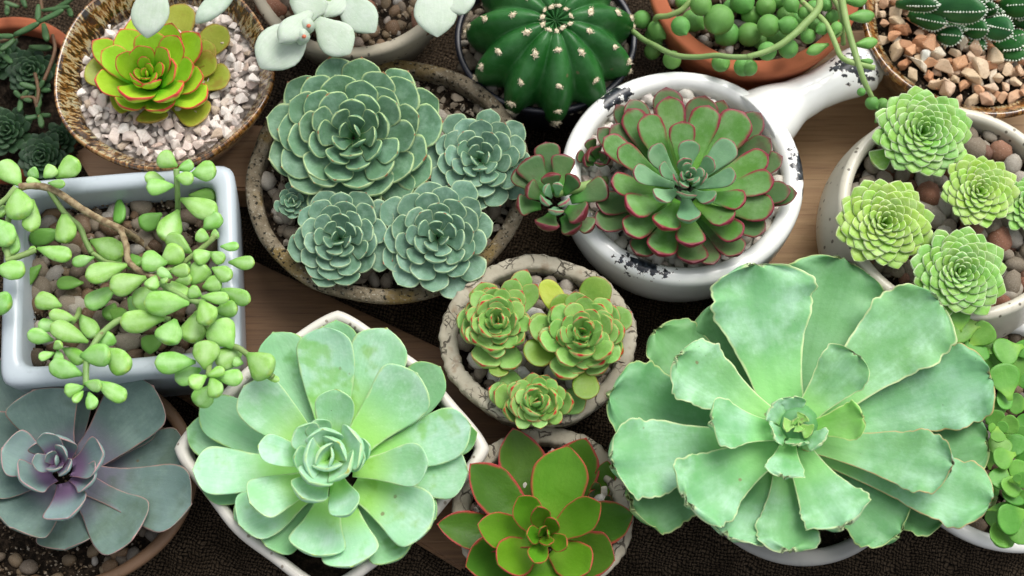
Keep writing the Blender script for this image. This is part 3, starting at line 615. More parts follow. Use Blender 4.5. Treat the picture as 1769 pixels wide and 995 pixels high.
ML['semp_yellow'] = leafmat('yellow_green_leaf', srgb(148, 196, 66), srgb(170, 212, 90), pale=srgb(212, 230, 172), pale_amt=.5, edge=(srgb(226, 236, 190), .85, 1.0, .75), tip=(srgb(160, 130, 84), .975, 1.0, .7), root=(srgb(134, 190, 46), .6), rough=.42, nscale=80, K=.78)
ML['crackle'] = leafmat('green_leaf_red_tip', srgb(120, 172, 76), srgb(148, 196, 104), pale=srgb(178, 212, 142), pale_amt=.4, edge=(srgb(190, 110, 78), .90, 1.0, .6, .4), tip=(srgb(190, 50, 42), .93, .985, .95), rough=.4, K=0.84)
ML['crackle_low'] = leafmat('olive_green_low_leaf', srgb(110, 150, 44), srgb(136, 168, 64), edge=(srgb(176, 110, 62), .9, 1.0, .6), rough=.4, K=0.7)
ML['crackle_yel'] = leafmat('yellowing_leaf', srgb(164, 184, 44), srgb(184, 192, 70), edge=(srgb(190, 130, 60), .9, 1.0, .5), rough=.4, K=0.8)
ML['pale'] = leafmat('pale_mint_leaf', srgb(150, 208, 152), srgb(168, 218, 180), pale=srgb(204, 234, 218), pale_amt=.7, edge=(srgb(190, 222, 160), .92, 1.0, .8), tip=(srgb(160, 170, 70), .985, 1.0, .8), root=(srgb(156, 214, 112), .6), spots=(srgb(124, 186, 50), 30, .60, .6), rough=.5, sss=.15, nscale=28, var=.05, K=0.84)
ML['pale_low'] = leafmat('pale_low_leaf', srgb(134, 194, 136), srgb(154, 206, 156), pale=srgb(180, 216, 182), pale_amt=.4, edge=(srgb(160, 190, 110), .92, 1.0, .8), spots=(srgb(90, 150, 50), 26, .60, .8), rough=.5, nscale=28, var=.05, K=0.86)
ML['ruff'] = leafmat('frilled_sea_green_leaf', srgb(112, 172, 106), srgb(132, 192, 132), pale=srgb(178, 220, 190), pale_amt=.75, edge=(srgb(214, 230, 170), .94, .99, .8), root=(srgb(140, 205, 118), .5), mid=(srgb(92, 160, 94), .4), rough=.5, sss=.18, nscale=24, var=.05, ebreak=.03, K=0.84)
ML['ruff_red'] = leafmat('frilled_leaf_rusty_margin', srgb(108, 168, 106), srgb(126, 186, 130), pale=srgb(172, 216, 186), pale_amt=.7, edge=(srgb(205, 160, 110), .955, .997, .8), root=(srgb(140, 205, 118), .45), mid=(srgb(88, 154, 92), .4), rough=.5, sss=.18, nscale=24, var=.05, ebreak=.03, K=0.84)
ML['ruff_low'] = leafmat('frilled_deep_green_leaf', srgb(100, 162, 94), srgb(118, 180, 116), pale=srgb(152, 202, 158), pale_amt=.5, edge=(srgb(196, 214, 140), .94, .99, .8), mid=(srgb(88, 152, 86), .35), rough=.5, nscale=24, var=.05, ebreak=.03, K=0.78)
ML['ruff_yel'] = leafmat('frilled_young_leaf', srgb(128, 190, 84), srgb(140, 200, 100), pale=srgb(170, 212, 140), pale_amt=.35, edge=(srgb(205, 225, 140), .925, .985, .9), rough=.5, nscale=24, var=.05, ebreak=.03, K=0.8)
ML['purple'] = leafmat('slate_purple_leaf', srgb(88, 112, 104), srgb(106, 128, 122), pale=srgb(138, 162, 150), pale_amt=.5, edge=(srgb(176, 132, 126), .95, 1.0, .8), root=(srgb(112, 112, 124), .45), spots=(srgb(74, 92, 70), 22, .58, .5), rough=.5, nscale=20, var=.06, ebreak=.03, K=0.92)
ML['purple_in'] = leafmat('lilac_heart_leaf', srgb(124, 150, 146), srgb(138, 158, 160), pale=srgb(150, 180, 166), pale_amt=.5, edge=(srgb(190, 138, 140), .93, 1.0, .9), root=(srgb(128, 104, 136), .6), rough=.5, nscale=20, var=.05, ebreak=.03, K=0.9)
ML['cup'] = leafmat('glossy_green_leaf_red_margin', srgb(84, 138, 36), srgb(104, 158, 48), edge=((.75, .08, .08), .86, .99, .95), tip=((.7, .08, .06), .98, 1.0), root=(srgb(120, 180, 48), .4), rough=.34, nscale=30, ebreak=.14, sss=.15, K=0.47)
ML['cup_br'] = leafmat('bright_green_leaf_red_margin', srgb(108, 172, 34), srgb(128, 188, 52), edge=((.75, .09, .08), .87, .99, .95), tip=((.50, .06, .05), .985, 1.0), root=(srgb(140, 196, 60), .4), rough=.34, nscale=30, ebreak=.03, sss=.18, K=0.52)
ML['sedum'] = leafmat('plump_lime_leaf', srgb(130, 188, 76), srgb(150, 204, 102), pale=srgb(188, 222, 164), pale_amt=.5, mid=(srgb(180, 220, 156), .5), tip=(srgb(180, 205, 70), .92, 1.0, .5), root=(srgb(134, 190, 92), .3), rough=.42, sss=.18, nscale=70, var=.11, K=0.82)
ML['sedum_shaded'] = leafmat('plump_shaded_leaf', srgb(112, 172, 70), srgb(128, 186, 88), rough=.42, sss=.18, nscale=90, K=.72)  # darker copy of the sedum leaf: shade of the low leaves put into the colour
ML['pearl'] = leafmat('pearl_leaf', srgb(92, 152, 66), srgb(118, 176, 88), pale=srgb(142, 190, 112), pale_amt=.35, tip=(srgb(130, 150, 90), .965, 1.0), rough=.42, sss=.18, nscale=60, K=0.8)
ML['felt'] = leafmat('white_felt_leaf', srgb(200, 220, 196), srgb(214, 230, 212), pale=srgb(228, 238, 226), pale_amt=.5, spots=(srgb(150, 185, 120), 40, .62, .25), rough=.9, spec=.1, nscale=60, var=.04, K=0.66)
ML['round'] = leafmat('round_stonecrop_leaf', srgb(88, 152, 50), srgb(110, 174, 70), pale=srgb(136, 192, 100), pale_amt=.35, root=(srgb(130, 185, 70), .4), rough=.4, sss=.18, nscale=50, K=0.78)
ML['dark'] = leafmat('dark_rosette_leaf', srgb(42, 72, 44), srgb(58, 92, 58), tip=(srgb(80, 100, 70), .95, 1.0, .6), edge=(srgb(88, 120, 84), .88, 1.0, .5), rough=.5, nscale=60, K=0.6)
ML['stick'] = leafmat('narrow_dark_leaf', srgb(66, 104, 58), srgb(86, 124, 76), rough=.5)
ML['cactus'] = leafmat('cactus_skin', srgb(30, 96, 40), srgb(46, 118, 52), pale=srgb(90, 150, 96), pale_amt=.5, rough=.34, nscale=30, sss=.08, var=.0, K=0.66)
ML['tooth_stem'] = leafmat('dark_ribbed_stem', srgb(28, 82, 36), srgb(44, 102, 48), rough=.4, nscale=60, K=1.0)
M_stem = leafmat('green_stem', K=.8, base=srgb(128, 160, 90), alt=srgb(150, 178, 110), rough=.5)
q = NB('woody_stem'); M_bark = q.fin(q.mix(q.ramp(q.noise(300, 4), .4, .65), (.30, .24, .14), (.16, .11, .06)), .8, .2)
q = NB('cream_wool'); M_wool = q.fin(q.mix(q.noise(900, 3), (.80, .72, .55), (.60, .50, .34)), .9, .1)
q = NB('white_tooth'); M_tooth = q.fin((.72, .78, .66), .7, .2)
q = NB('felt_hair'); M_hair = q.fin((.60, .68, .58), .8, .2)
q = NB('red_tip'); M_red = q.fin((.55, .16, .09), .6, .2)

def plant(name, label, px, py, z, group=None, cat='succulent'):
    p = at(px, py, z); return thing(name, label, cat, tuple(p), group)

# ---- lime rosette in the glazed bowl
c = crop(0, 0, 3.317); p = plant('succulent_rosette', 'lime green rosette with red leaf edges sitting in white stone chips', 250, 121, z1)
Lr = [(865,172,185,2),(790,262,135,1),(955,282,130,1),(668,322,135,1),(1003,372,140,1),(738,560,190,1.3),(1005,540,185,1.6),(860,470,110,.6),(760,440,100,.8),
 (582,288,150,2),(540,458,160,2.6),(1020,205,150,2),(1108,372,150,2.3),(690,165,160,3),(528,232,140,3.2),(1140,188,180,3),(1165,440,150,3),(985,130,150,3),(690,606,160,3.2),(930,630,160,3),(1185,560,170,3.4),(770,90,150,3.4)]
explicit(p, c, (830, 395), z1 + .030, Lr, ML['redlime'], [.004, .002, -.002, -.008, -.014], [-.012, -.015, -.018, -.022, -.024], 'wedge', W=1.14, th=.13, bow=.08, cup=.22, keel=.05, mucro=.03)
Lo = [(488,385,190,4),(1228,255,170,4),(1300,160,190,4.2),(1322,430,190,4.2),(1180,680,200,4.3),(868,702,190,4.2),(1060,20,190,4.2),(640,600,170,4),(1190,560,150,4),(1240,330,170,4.1)]
explicit(p, c, (830, 395), z1 + .030, Lo, ML['olive'], [.004, .002, -.002, -.009, -.019, -.023], [-.012, -.014, -.016, -.022, -.025, -.026], 'obov', th=.08, bow=.03, cup=.1)
rosette(p, at(250, 124, z1 + .026), .011, 9, ML['redlime'], H=-.2, tilt=R(8), prof='wedge', wk=.8, base_h=.6, zdrop=.2, th=.2, bow=.1, cup=.2, nu=8, nv=10)

# ---- felt plant
FU = []
def fuzz(leafobj, n=2200, ln=.0015):
    me = leafobj.data; V = np.array([v.co for v in me.vertices]); Nn = np.array([v.normal for v in me.vertices])
    F = [list(f.vertices) for f in me.polygons]; A = np.array([f.area for f in me.polygons]); pr = A / A.sum()
    idx = rng.choice(len(F), n, p=pr); vs_, fs = [], []
    for i in idx:
        wgt = rng.dirichlet(np.ones(len(F[i]))); pt = wgt @ V[F[i]]; nn = nrm(wgt @ Nn[F[i]])
        d = nrm(nn + rng.normal(0, .45, 3)); s = nrm(np.cross(d, rng.normal(0, 1, 3))) * .00008; k = len(vs_)
        l = ln * rng.uniform(.5, 1.2); vs_ += [pt - s, pt + s, pt + d * l]; fs.append((k, k+1, k+2))
    o = mesh_obj('fuzz', np.array(vs_), fs, M_hair, leafobj, False); o['kind'] = 'stuff'
ZF = .098
p = plant('felt_plant', 'white fuzzy felt-leaved plant leaning out of the taupe pot', 600, -40, z2)
for (bx, by, tx, ty, wd, dzb, dzt, th) in [(272,-40,254,66,64,.03,.026,.16),(418,-30,338,40,38,.02,.022,.3),(532,38,450,118,84,.006,.012,.14),(538,22,483,74,44,.014,.026,.34),(548,34,605,93,66,.004,.006,.14),(566,14,500,2,70,.0,.012,.16),
   (583,-12,648,56,62,-.006,.0,.14),(752,-40,755,64,76,.012,.014,.14),(778,-30,802,24,66,.006,.018,.16),(600,-30,560,30,60,-.008,.0,.14),(590,-40,470,-20,60,.0,.01,.14)]:
    lf = leaf(p, at(bx, by, ZF + dzb), at(tx, ty, ZF + dzt), wd * mpp(tx, ty, ZF), (0, -.25, 1), ML['felt'], 'felt', th=th, bow=-.05, cup=.1, flat=.8, nu=14, nv=18)
    fuzz(lf)
for (x, y, w_) in [(534, 44, 27), (526, 62, 26)]:
    P = at(x, y, ZF + .022); lf = leaf(p, P - np.array([.004, -.004, .012]), P + np.array([0, -.001, .004]), w_ * mpp(x, y, ZF), (0, 1, .2), ML['felt'], 'ovate', th=.45, bow=0, flat=1, cup=0, nu=10, nv=12); fuzz(lf, 900, .0008)
    red = leaf(p, P + np.array([0, -.001, .002]), P + np.array([.0005, -.003, .0048]), .0028, (0, 0, 1), M_red, 'ovate', th=.4, flat=1, cup=0, nu=6, nv=8, name='leaf_tip')
tube('stem', [at(600, -40, z2 - .004), at(590, -25, ZF - .005), at(545, 35, ZF), at(530, 48, ZF + .008)], [.004, .0035, .003, .0025], M_stem, p)
tube('stem', [at(600, -42, z2 - .004), at(680, -50, ZF), at(765, -35, ZF + .006)], [.004, .0035, .003], M_stem, p)
tube('stem', [at(595, -45, z2 - .004), at(480, -70, ZF + .01), at(410, -48, ZF + .02), at(300, -50, ZF + .03), at(265, -45, ZF + .03)], [.004, .0035, .003, .003, .002], M_stem, p)

# ---- ball cactus
def ribbed(root, base, A, X, Rr, h, nr, depth, m, nt=34, na=None, sharp=1.5, ang0=0., apex=.10, name='body', top=.75, soft=1.0):
    A = nrm(A); X = nrm(X - A * (X @ A)); Y = np.cross(A, X); na = na or nr * 14; V = []
    for i in range(nt):
        t = i / (nt - 1); ph = t * 2.05
        r0 = math.sin(ph) if ph < math.pi/2 else 1 - .12 * ((ph - math.pi/2) / .48) ** 2
        zz = math.cos(ph) if ph < math.pi / 2 else -(ph - math.pi/2) * 1.1
        zz = zz * top - apex * math.exp(-(t / .10) ** 2)
        for k in range(na):
            a = 2 * math.pi * k / na; u = abs(math.cos(nr * (a - ang0) / 2)); mixk = min(1, max(0, (t - .15) / .35)) * soft; prof_ = (u ** sharp) * (1 - mixk) + (.5 + .5 * math.cos(nr * (a - ang0))) ** .8 * mixk
            dd = depth * (1 - prof_) * min(1, t * 5) * (1.0 if t < .8 else 1)
            r = Rr * max(r0, .015) * (1 - dd)
            zd = -.0 + (-.25 * depth * (1 - prof_) * (math.cos(ph) if ph < 1.57 else 0))
            V.append(base + X * r * math.cos(a) + Y * r * math.sin(a) + A * (Rr * (zz + zd) + h))
    V = np.array(V); f = []
    for i in range(nt - 1):
        for k in range(na):
            k2 = (k+1) % na; f.append((i*na+k, (i+1)*na+k, (i+1)*na+k2, i*na+k2))
    f.append(tuple(range(na))[::1])
    o = mesh_obj(name, V - np.array(root.location), f, m, root)
    def on(t, a):
        ph = t * 2.05; r0 = math.sin(ph) if ph < math.pi/2 else 1 - .12 * ((ph - math.pi/2) / .48) ** 2
        zz = (math.cos(ph) if ph < math.pi/2 else -(ph - math.pi/2) * 1.1) * top - apex * math.exp(-(t / .10) ** 2)
        d = X * math.cos(a) + Y * math.sin(a); n = nrm(d * math.sin(ph) + A * math.cos(ph))
        return base + d * Rr * r0 + A * (Rr * zz + h), n
    return on
p = plant('ball_cactus', 'dark green ribbed ball cactus with cream woolly tufts in black pot', 955, 60, z3, cat='cactus')
Rc = 150 * mpp(955, 60, .085); basec = at(950, 75, .062); NR = 11
on = ribbed(p, basec, np.array([.06, -.16, 1]), np.array([1., 0, 0]), Rc, .006, NR, .22, ML['cactus'], 44, 11 * 20, 1.0, R(12), .12)
def tuft_mesh():
    vs_, fs = [], []; rr = np.random.default_rng(3)
    for i in range(90):
        d = nrm(rr.normal(0, 1, 3) * [1, 1, .6] + [0, 0, .45]); s = nrm(np.cross(d, rr.normal(0, 1, 3))); o_ = rr.normal(0, .28, 3) * [1, .7, .3]; k = len(vs_)
        l = rr.uniform(.4, .75); wd = .10; vs_ += [o_ - s * wd, o_ + s * wd, o_ + d * l]; fs.append((k, k+1, k+2))
    for i in range(5):
        d = nrm(rr.normal(0, 1, 3) + [0, 0, .5]); s = nrm(np.cross(d, rr.normal(0, 1, 3))) * .07; k = len(vs_); vs_ += [-s * .5, s * .5, d * 1.15]; fs.append((k, k+1, k+2))
    import bmesh
    bm = bmesh.new(); bmesh.ops.create_icosphere(bm, subdivisions=2, radius=.62)
    k = len(vs_); vs_ += [np.array(v.co) * [1, .8, .6] * rr.uniform(.85, 1.15) for v in bm.verts]; fs += [tuple(v.index + k for v in f.verts) for f in bm.faces]; bm.free()
    me = bpy.data.meshes.new('areole'); me.from_pydata([list(v) for v in vs_], [], fs); me.materials.append(M_wool); return me
TM = tuft_mesh()
for k in range(NR):
    a = R(12) + 2 * math.pi * k / NR
    for t in (.075, .20 + .05 * (k % 2), .40 + .05 * (k % 2), .60 + .04 * (k % 2), .78, .95):
        pt, n = on(t + random.uniform(-.012, .012), a); s = Rc * (.062 if t > .1 else .046) * random.uniform(.85, 1.15)
        q_ = Vector(n).to_track_quat('Z', 'X').to_matrix().to_4x4()
        inst('areole', TM, p, Matrix.Translation(Vector(pt - np.array(p.location))) @ q_ @ Matrix.Rotation(random.uniform(0, 6), 4, 'Z') @ Matrix.Scale(s, 4))

# ---- pearl plant
def pearl_mesh(tipk, asp):
    nu, nv = 16, 20; V, al = [], []
    for i in range(1, nu):
        t = i / nu; a = math.pi * t; r = math.sin(a); z = -math.cos(a) * asp
        if t > .78: z += tipk * ((t - .78) / .22) ** 2 * .6; r *= 1 - .35 * ((t - .78) / .22) * tipk
        for k in range(nv): V.append((r*math.cos(2*math.pi*k/nv), r*math.sin(2*math.pi*k/nv), z)); al.append(t * .97)
    V += [(0, 0, -asp), (0, 0, asp + tipk * .62)]; al += [0, 1]
    o = mesh_obj('leaf', np.array(V), ring_faces(nu - 1, nv), ML['pearl'], None, True, {'along': al, 'edge': [0]*len(al), 'under': [0]*len(al)})
    me = o.data; bpy.data.objects.remove(o); return me
PM = [pearl_mesh(.35, 1.0), pearl_mesh(.6, 1.05), pearl_mesh(.15, .97), pearl_mesh(.9, 1.15)]
p = plant('string_of_pearls', 'string of pearls plant with round green beads trailing over terracotta rim', 1303, -20, z4, cat='succulent')
O4 = np.array(p.location)
def bead(px, py, r, z, d=(0, -.6, .3), k=0):
    P = at(px, py, z); s = r * mpp(px, py, z)
    inst('leaf', PM[k], p, Matrix.Translation(Vector(P - O4)) @ Vector(d).to_track_quat('Z', 'Y').to_matrix().to_4x4() @ Matrix.Scale(s, 4))
ca = crop(1080, 0, 7.109); cb_ = crop(1290, 0, 4.524)
for (x, y, r, z, d, k) in [(205,240,115,.062,(.2,.2,.8),2),(400,370,125,.066,(.5,-.8,.2),1),(360,440,120,.052,(.5,-.8,.1),1),(680,320,118,.094,(.4,-.9,.2),1),(830,255,135,.072,(.7,-.6,0),1),(930,60,132,.092,(.6,-.8,.1),1),(1150,240,188,.088,(-.3,-.9,.1),0),(1250,420,155,.070,(-.7,-.6,0),0),(1530,430,130,.066,(.3,-.6,.5),2),
    (335,630,105,.05,(.3,-.4,.5),2),(575,735,115,.07,(.2,-.3,.6),2),(1175,770,115,.082,(.3,-.6,.3),0),(1450,820,118,.086,(.1,-.5,.5),2),(1440,20,150,.078,(.5,-.7,.2),0),(700,20,90,.07,(.2,-.3,.9),2),(1290,80,90,.07,(.2,-.3,.9),2)]:
    px, py = ca(x, y); bead(px, py, r / 7.109, z, d, k)
for (x, y, r, z, d, k) in [(20,270,95,.072,(0,-.5,.6),2),(170,200,90,.086,(.1,-.5,.6),2),(325,200,76,.088,(-.8,.1,.3),1),(480,283,60,.092,(.1,-.6,.5),2),(160,400,75,.094,(.1,-.4,.7),2),(325,380,78,.090,(.2,-.6,.4),2),(20,530,65,.088,(.1,-.4,.7),2),(590,225,50,.098,(-.8,-.5,.2),1),(700,220,48,.100,(-.3,-.9,.1),3),(670,130,55,.086,(.2,-.7,.2),0),
    (455,100,55,.09,(.5,-.3,.4),1),(350,35,62,.092,(.4,-.8,0),1),(150,50,80,.078,(0,-.4,.8),2),(300,120,70,.074,(0,-.4,.8),2),(400,150,60,.07,(0,-.4,.8),2),(250,10,60,.075,(0,-.4,.8),2),(530,190,70,.07,(0,-.4,.8),2),(230,280,85,.068,(0,-.4,.8),2),(110,330,75,.064,(0,-.4,.8),2),(520,60,60,.078,(0,-.4,.8),2),(440,250,60,.068,(0,-.4,.8),2),(620,40,50,.09,(0,-.4,.8),2),(30,120,75,.07,(0,-.4,.8),2),(895,718,34,.082,(-.2,-.4,.6),2),(980,805,54,.090,(.4,-.8,.2),1),(1060,815,50,.080,(.6,-.6,.2),2),(1040,890,40,.074,(.5,-.6,.1),2)]:
    px, py = cb_(x, y); bead(px, py, r / 4.524, z, d, k)
for (bx, by, tx, ty, wd, z) in [(790,135,1000,122,112,.098),(850,350,1022,325,95,.098),(770,10,940,0,110,.098),(885,470,990,485,52,.094),(640,345,465,415,90,.096),(1060,905,1000,960,40,.078)]:
    B_, T_ = at(*cb_(bx, by), z), at(*cb_(tx, ty), z - .003)
    leaf(p, B_, T_, wd / 4.524 * mpp(1450, 60, z), (0, -.2, 1), ML['pearl'], 'felt', th=.4, bow=0, cup=0, flat=.9, nu=12, nv=14)
def vine(pts, rad, z, c_): return tube('stem', [at(*c_(x, y), z_) for (x, y), z_ in zip(pts, z)], rad, M_stem, p, 10, 6)
vine([(90,380),(230,490),(370,560),(520,640),(680,690),(900,700),(1120,680),(1300,700),(1560,700)], .0017, [.07,.074,.08,.084,.088,.092,.096,.098,.099], ca)
vine([(1550-1493,0),(30,0)], .001, [.05,.05], cb_)
vine([(0,445),(130,410),(260,350),(380,260),(450,190),(530,110),(570,40),(560,-40)], [.0017,.0018,.002,.0022,.0024,.0024,.0022,.002], [.099,.100,.101,.101,.101,.100,.098,.094], cb_)
vine([(370,240),(400,205),(520,195),(640,150),(720,100),(800,10),(840,-60)], .0018, [.074,.080,.084,.088,.09,.092,.09], ca)
vine([(740,-40),(760,80),(790,220),(840,390),(880,520),(920,640),(985,770)], [.0022,.0022,.002,.002,.0018,.0018,.0014], [.096,.1,.101,.101,.1,.097,.092], cb_)
vine([(430,10),(520,90),(600,160),(650,240),(700,360),(740,445),(830,490),(1000,530)], .0017, [.092,.096,.1,.101,.101,.1,.099,.098], cb_)
vine([(670,-20),(720,60),(745,180),(755,350)], .0016, [.094,.096,.095,.085], cb_)
vine([(690,290),(730,260),(745,200)], .0012, [.097,.098,.096], cb_); vine([(450,240),(455,200)], .0009, [.098,.1], cb_)
for bx in ((1430, -60), (1250, -60), (1350, -20)):
    tube('stem', [at(bx[0], bx[1], z4 - .003), at(bx[0] + 8, bx[1] + 14, .085), at(bx[0] + 25, bx[1] + 5, .094)], .0016, M_stem, p)

# ---- toothed cluster, upper right bowl
p = plant('toothed_succulent', 'cluster of dark green ridged stems edged with white teeth among beige stones', 1715, -10, z5)
ct = crop(1480, 0, 5.529)
for (bx, by, tx, ty, wd, L) in [(380,40,790,48,120,3),(500,150,862,222,150,1.5),(720,90,1248,92,230,4),(760,330,1012,352,150,1.2),(1000,270,1262,285,150,1.6),(1190,240,1500,300,190,3),(1020,390,1240,452,120,.4),(1310,420,1640,350,190,1),(1370,60,1700,40,200,3),(1020,-20,1240,15,150,3.4),(640,-90,1000,-60,200,3),(1120,120,1345,60,130,2.4),(1330,500,1640,500,150,.4),(560,-40,760,10,110,2),(1240,160,1400,110,110,2),(860,230,1040,290,120,.8),(1500,200,1760,170,170,2),(1480,-60,1760,-80,180,3),(1080,-120,1400,-90,190,3),(1440,300,1560,400,120,.8)]:
    zt_ = z5 + .010 + .0062 * L; zb_ = z5 + .0045 * L
    lf = leaf(p, at(*ct(bx, by), zb_), at(*ct(tx, ty), zt_), 1.25 * wd / 5.529 * mpp(1700, 40, zt_), (random.uniform(-.1, .1), -.35, 1), ML['tooth_stem'], 'ovate', th=.30, bow=-.04, cup=-.10, flat=.55, nu=16, nv=16, keel=-.22, roll=random.uniform(-.7, .7), name='stem')
    V_ = np.array([v.co for v in lf.data.vertices]) + 0.0; tv, tf = [], []
    for k_ in (0, 8, 4):                                    # two margins and the ridge
        row = V_[[i_ * 16 + k_ for i_ in range(2, 16)] + [len(V_) - 1]]; d_ = np.r_[0, np.cumsum(np.linalg.norm(np.diff(row, axis=0), axis=1))]
        for q_ in np.arange(.002, d_[-1], .0019):
            pt = np.array([np.interp(q_, d_, row[:, a_]) for a_ in range(3)]); s_ = .00074 * random.uniform(.75, 1.3); b_ = len(tv)
            cc = nrm(pt - V_.mean(0)) ; S_ = nrm(np.cross(cc, rng.normal(0, 1, 3))); U_ = np.cross(cc, S_)
            tv += [pt + cc * s_ * 1.9, pt + S_ * s_, pt + U_ * s_, pt - S_ * s_, pt - U_ * s_, pt - cc * s_]
            tf += [(b_, b_+1, b_+2), (b_, b_+2, b_+3), (b_, b_+3, b_+4), (b_, b_+4, b_+1), (b_+5, b_+2, b_+1), (b_+5, b_+3, b_+2), (b_+5, b_+4, b_+3), (b_+5, b_+1, b_+4)]
    to = mesh_obj('teeth', np.array(tv), tf, M_tooth, lf); to['kind'] = 'stuff'

# ---- rosettes of the stone pot
G8 = 'blue-green rosettes in the rough stone pot'
def blue(label, px, py, r, z, n, m, **kw):
    p = plant('succulent_rosette', label, px, py, z8, G8); rosette(p, at(px, py, z), r * mpp(px, py, z), n, m, **kw); return p
kb = dict(prof='spoon', th=.16, bow=.13, cup=.12, nu=14, nv=16, mucro=.08, flat=.25)
blue('largest blue-green rosette in the rough stone pot, broad spoon leaves', 606, 226, 170, .100, 58, ML['blue'], H=.30, tilt=R(13), expo=.68, wk=.47, wmin=.2, wexp=.75, base_h=.30, zdrop=.03, sq=.95, ang0=.4, close=.3, **kb)
blue('grey-green rosette beside the gravel gap at the right of the stone pot', 828, 268, 100, .088, 42, ML['blue_grey'], H=.30, tilt=R(10), expo=.68, wk=.50, wmin=.24, wexp=.75, base_h=.32, zdrop=.03, ang0=1.4, close=.3, **kb)
blue('blue-green rosette tilted left below the tiny offset in the stone pot', 580, 408, 103, .086, 42, ML['blue_grey'], H=.34, tilt=R(14), az=R(-20), expo=.68, wk=.51, wmin=.24, wexp=.75, base_h=.32, zdrop=.03, ang0=2.6, sq=.95, close=.3, **kb)
blue('blue-green rosette nearest the crackled pot in the stone pot', 756, 405, 112, .088, 44, ML['blue_grey'], H=.30, tilt=R(14), az=R(14), expo=.68, wk=.50, wmin=.24, wexp=.75, base_h=.32, zdrop=.03, ang0=.9, close=.3, **kb)
blue('tiny offset rosette between two larger ones by the stone pot rim', 505, 347, 36, .074, 20, ML['blue_grey'], H=.3, tilt=R(12), expo=.7, wk=.62, wmin=.4, base_h=.25, ang0=.2, **kb)

# ---- crimson-edged rosette in the enamel pan
c = crop(880, 110, 2.552); p = plant('succulent_rosette', 'large green rosette with crimson leaf tips in the white enamel pan', 1190, 302, z6)
Lp = [(690,103,125,4.4),(702,142,122,3.2),(530,158,110,4.2),(522,198,112,3.6),(600,222,118,3),(880,183,125,3),(862,140,130,4.2),(945,160,90,4.6),(1035,212,150,3.2),(1110,218,110,4.2),(762,252,106,2.2),(1152,330,110,4),(1142,400,112,3),(1205,408,100,4.4),(1168,510,112,3),(1242,560,100,4),(1270,570,90,4.7),(1168,638,125,3.2),(1130,735,105,4.2),(1042,605,100,2.2),(978,690,110,2.6),(1022,762,110,3.4),(1022,838,110,4.2),(900,885,95,4.3),(815,878,130,4),(806,800,125,2.8),(655,838,128,3.4),(675,722,120,2.3),(560,840,115,4.3),(515,745,120,3.3),(520,632,122,2.3),(378,705,110,4.5),(447,520,105,2.8),(380,610,110,4.2),(478,370,95,2.6),(415,325,100,3.4),(390,285,90,4.4),(450,270,100,4.2),(470,180,80,4.7)]
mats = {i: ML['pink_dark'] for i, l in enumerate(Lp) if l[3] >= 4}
dzp = [.004, .002, -.005, -.013, -.022, -.028]; dbp = [-.010, -.014, -.020, -.028, -.034, -.038]
explicit(p, c, (790, 488), z6 + .046, Lp, ML['pink'], dzp, dbp, 'long', th=.16, bow=.08, cup=.16, mats=mats, W=1.12, nu=14, nv=16, mucro=.02)
explicit(p, c, (790, 488), z6 + .046, [(546,472,95,1.5),(626,365,105,1.7),(795,336,100,1.7),(990,345,118,1.9),(998,492,100,1.5),(898,598,88,1),(795,692,112,1.5),(650,590,98,1.2),(664,452,72,.6),(900,425,82,.7),(770,418,70,.5),(782,578,92,.7),(866,500,62,.4),(730,505,62,.3)], ML['pink_heart'], dzp, dbp, 'long', th=.18, bow=.06, cup=.2, nu=12, nv=14, mucro=.03)
rosette(p, at(1192, 301, z6 + .052), .0085, 9, ML['pink_heart'], H=.1, tilt=R(8), prof='obov', wk=.8, base_h=.7, th=.25, bow=.1, cup=.2, nu=8, nv=10)
p = plant('succulent_rosette', 'small crimson-tipped offset rosette hanging over the left rim of the enamel pan', 985, 335, z6)
explicit(p, c, (208, 568), .100, [(72,418,115,3),(22,468,85,3.6),(160,345,95,3.4),(242,398,90,2.6),(435,540,100,3.2),(36,622,85,3.2),(160,718,95,2.6),(325,665,105,2.2),(285,738,85,3.6),(368,725,80,4),(80,545,80,2),(292,500,70,1.6),(180,488,75,1.2)], ML['pink_dark'], [.003, .001, -.003, -.009, -.014], [-.008, -.010, -.013, -.016, -.02], 'long', W=1.22, th=.24, bow=.05, cup=.12, nu=12, nv=14, mucro=.04)
explicit(p, c, (208, 568), .100, [(160,545,60,.6),(215,530,50,.3),(245,610,62,.8),(150,600,65,.8),(205,650,75,1.2)], ML['pink_heart'], [.003, .001, -.003], [-.008, -.010, -.013], 'long', th=.26, bow=.05, cup=.12, nu=10, nv=12)
tube('stem', [at(c(208, 568)[0], c(208, 568)[1], .090), at(975, 330, .086), at(1010, 322, .084), at(1045, 312, z6 + .004)], .003, M_stem, p)
p = plant('succulent_rosette', 'smallest crimson-tipped offset tucked between pan rim and big rosette', 1037, 267, z6)
explicit(p, c, (405, 408), z6 + .018, [(352,335,62,2),(350,392,80,1.4),(300,400,60,3),(415,395,50,.5),(400,440,55,.6),(330,420,70,2),(440,420,55,1),(380,370,60,1)], ML['pink_dark'], [.003, .001, -.002, -.004], [-.008, -.008, -.010, -.012], 'long', th=.2, bow=.05, cup=.12)

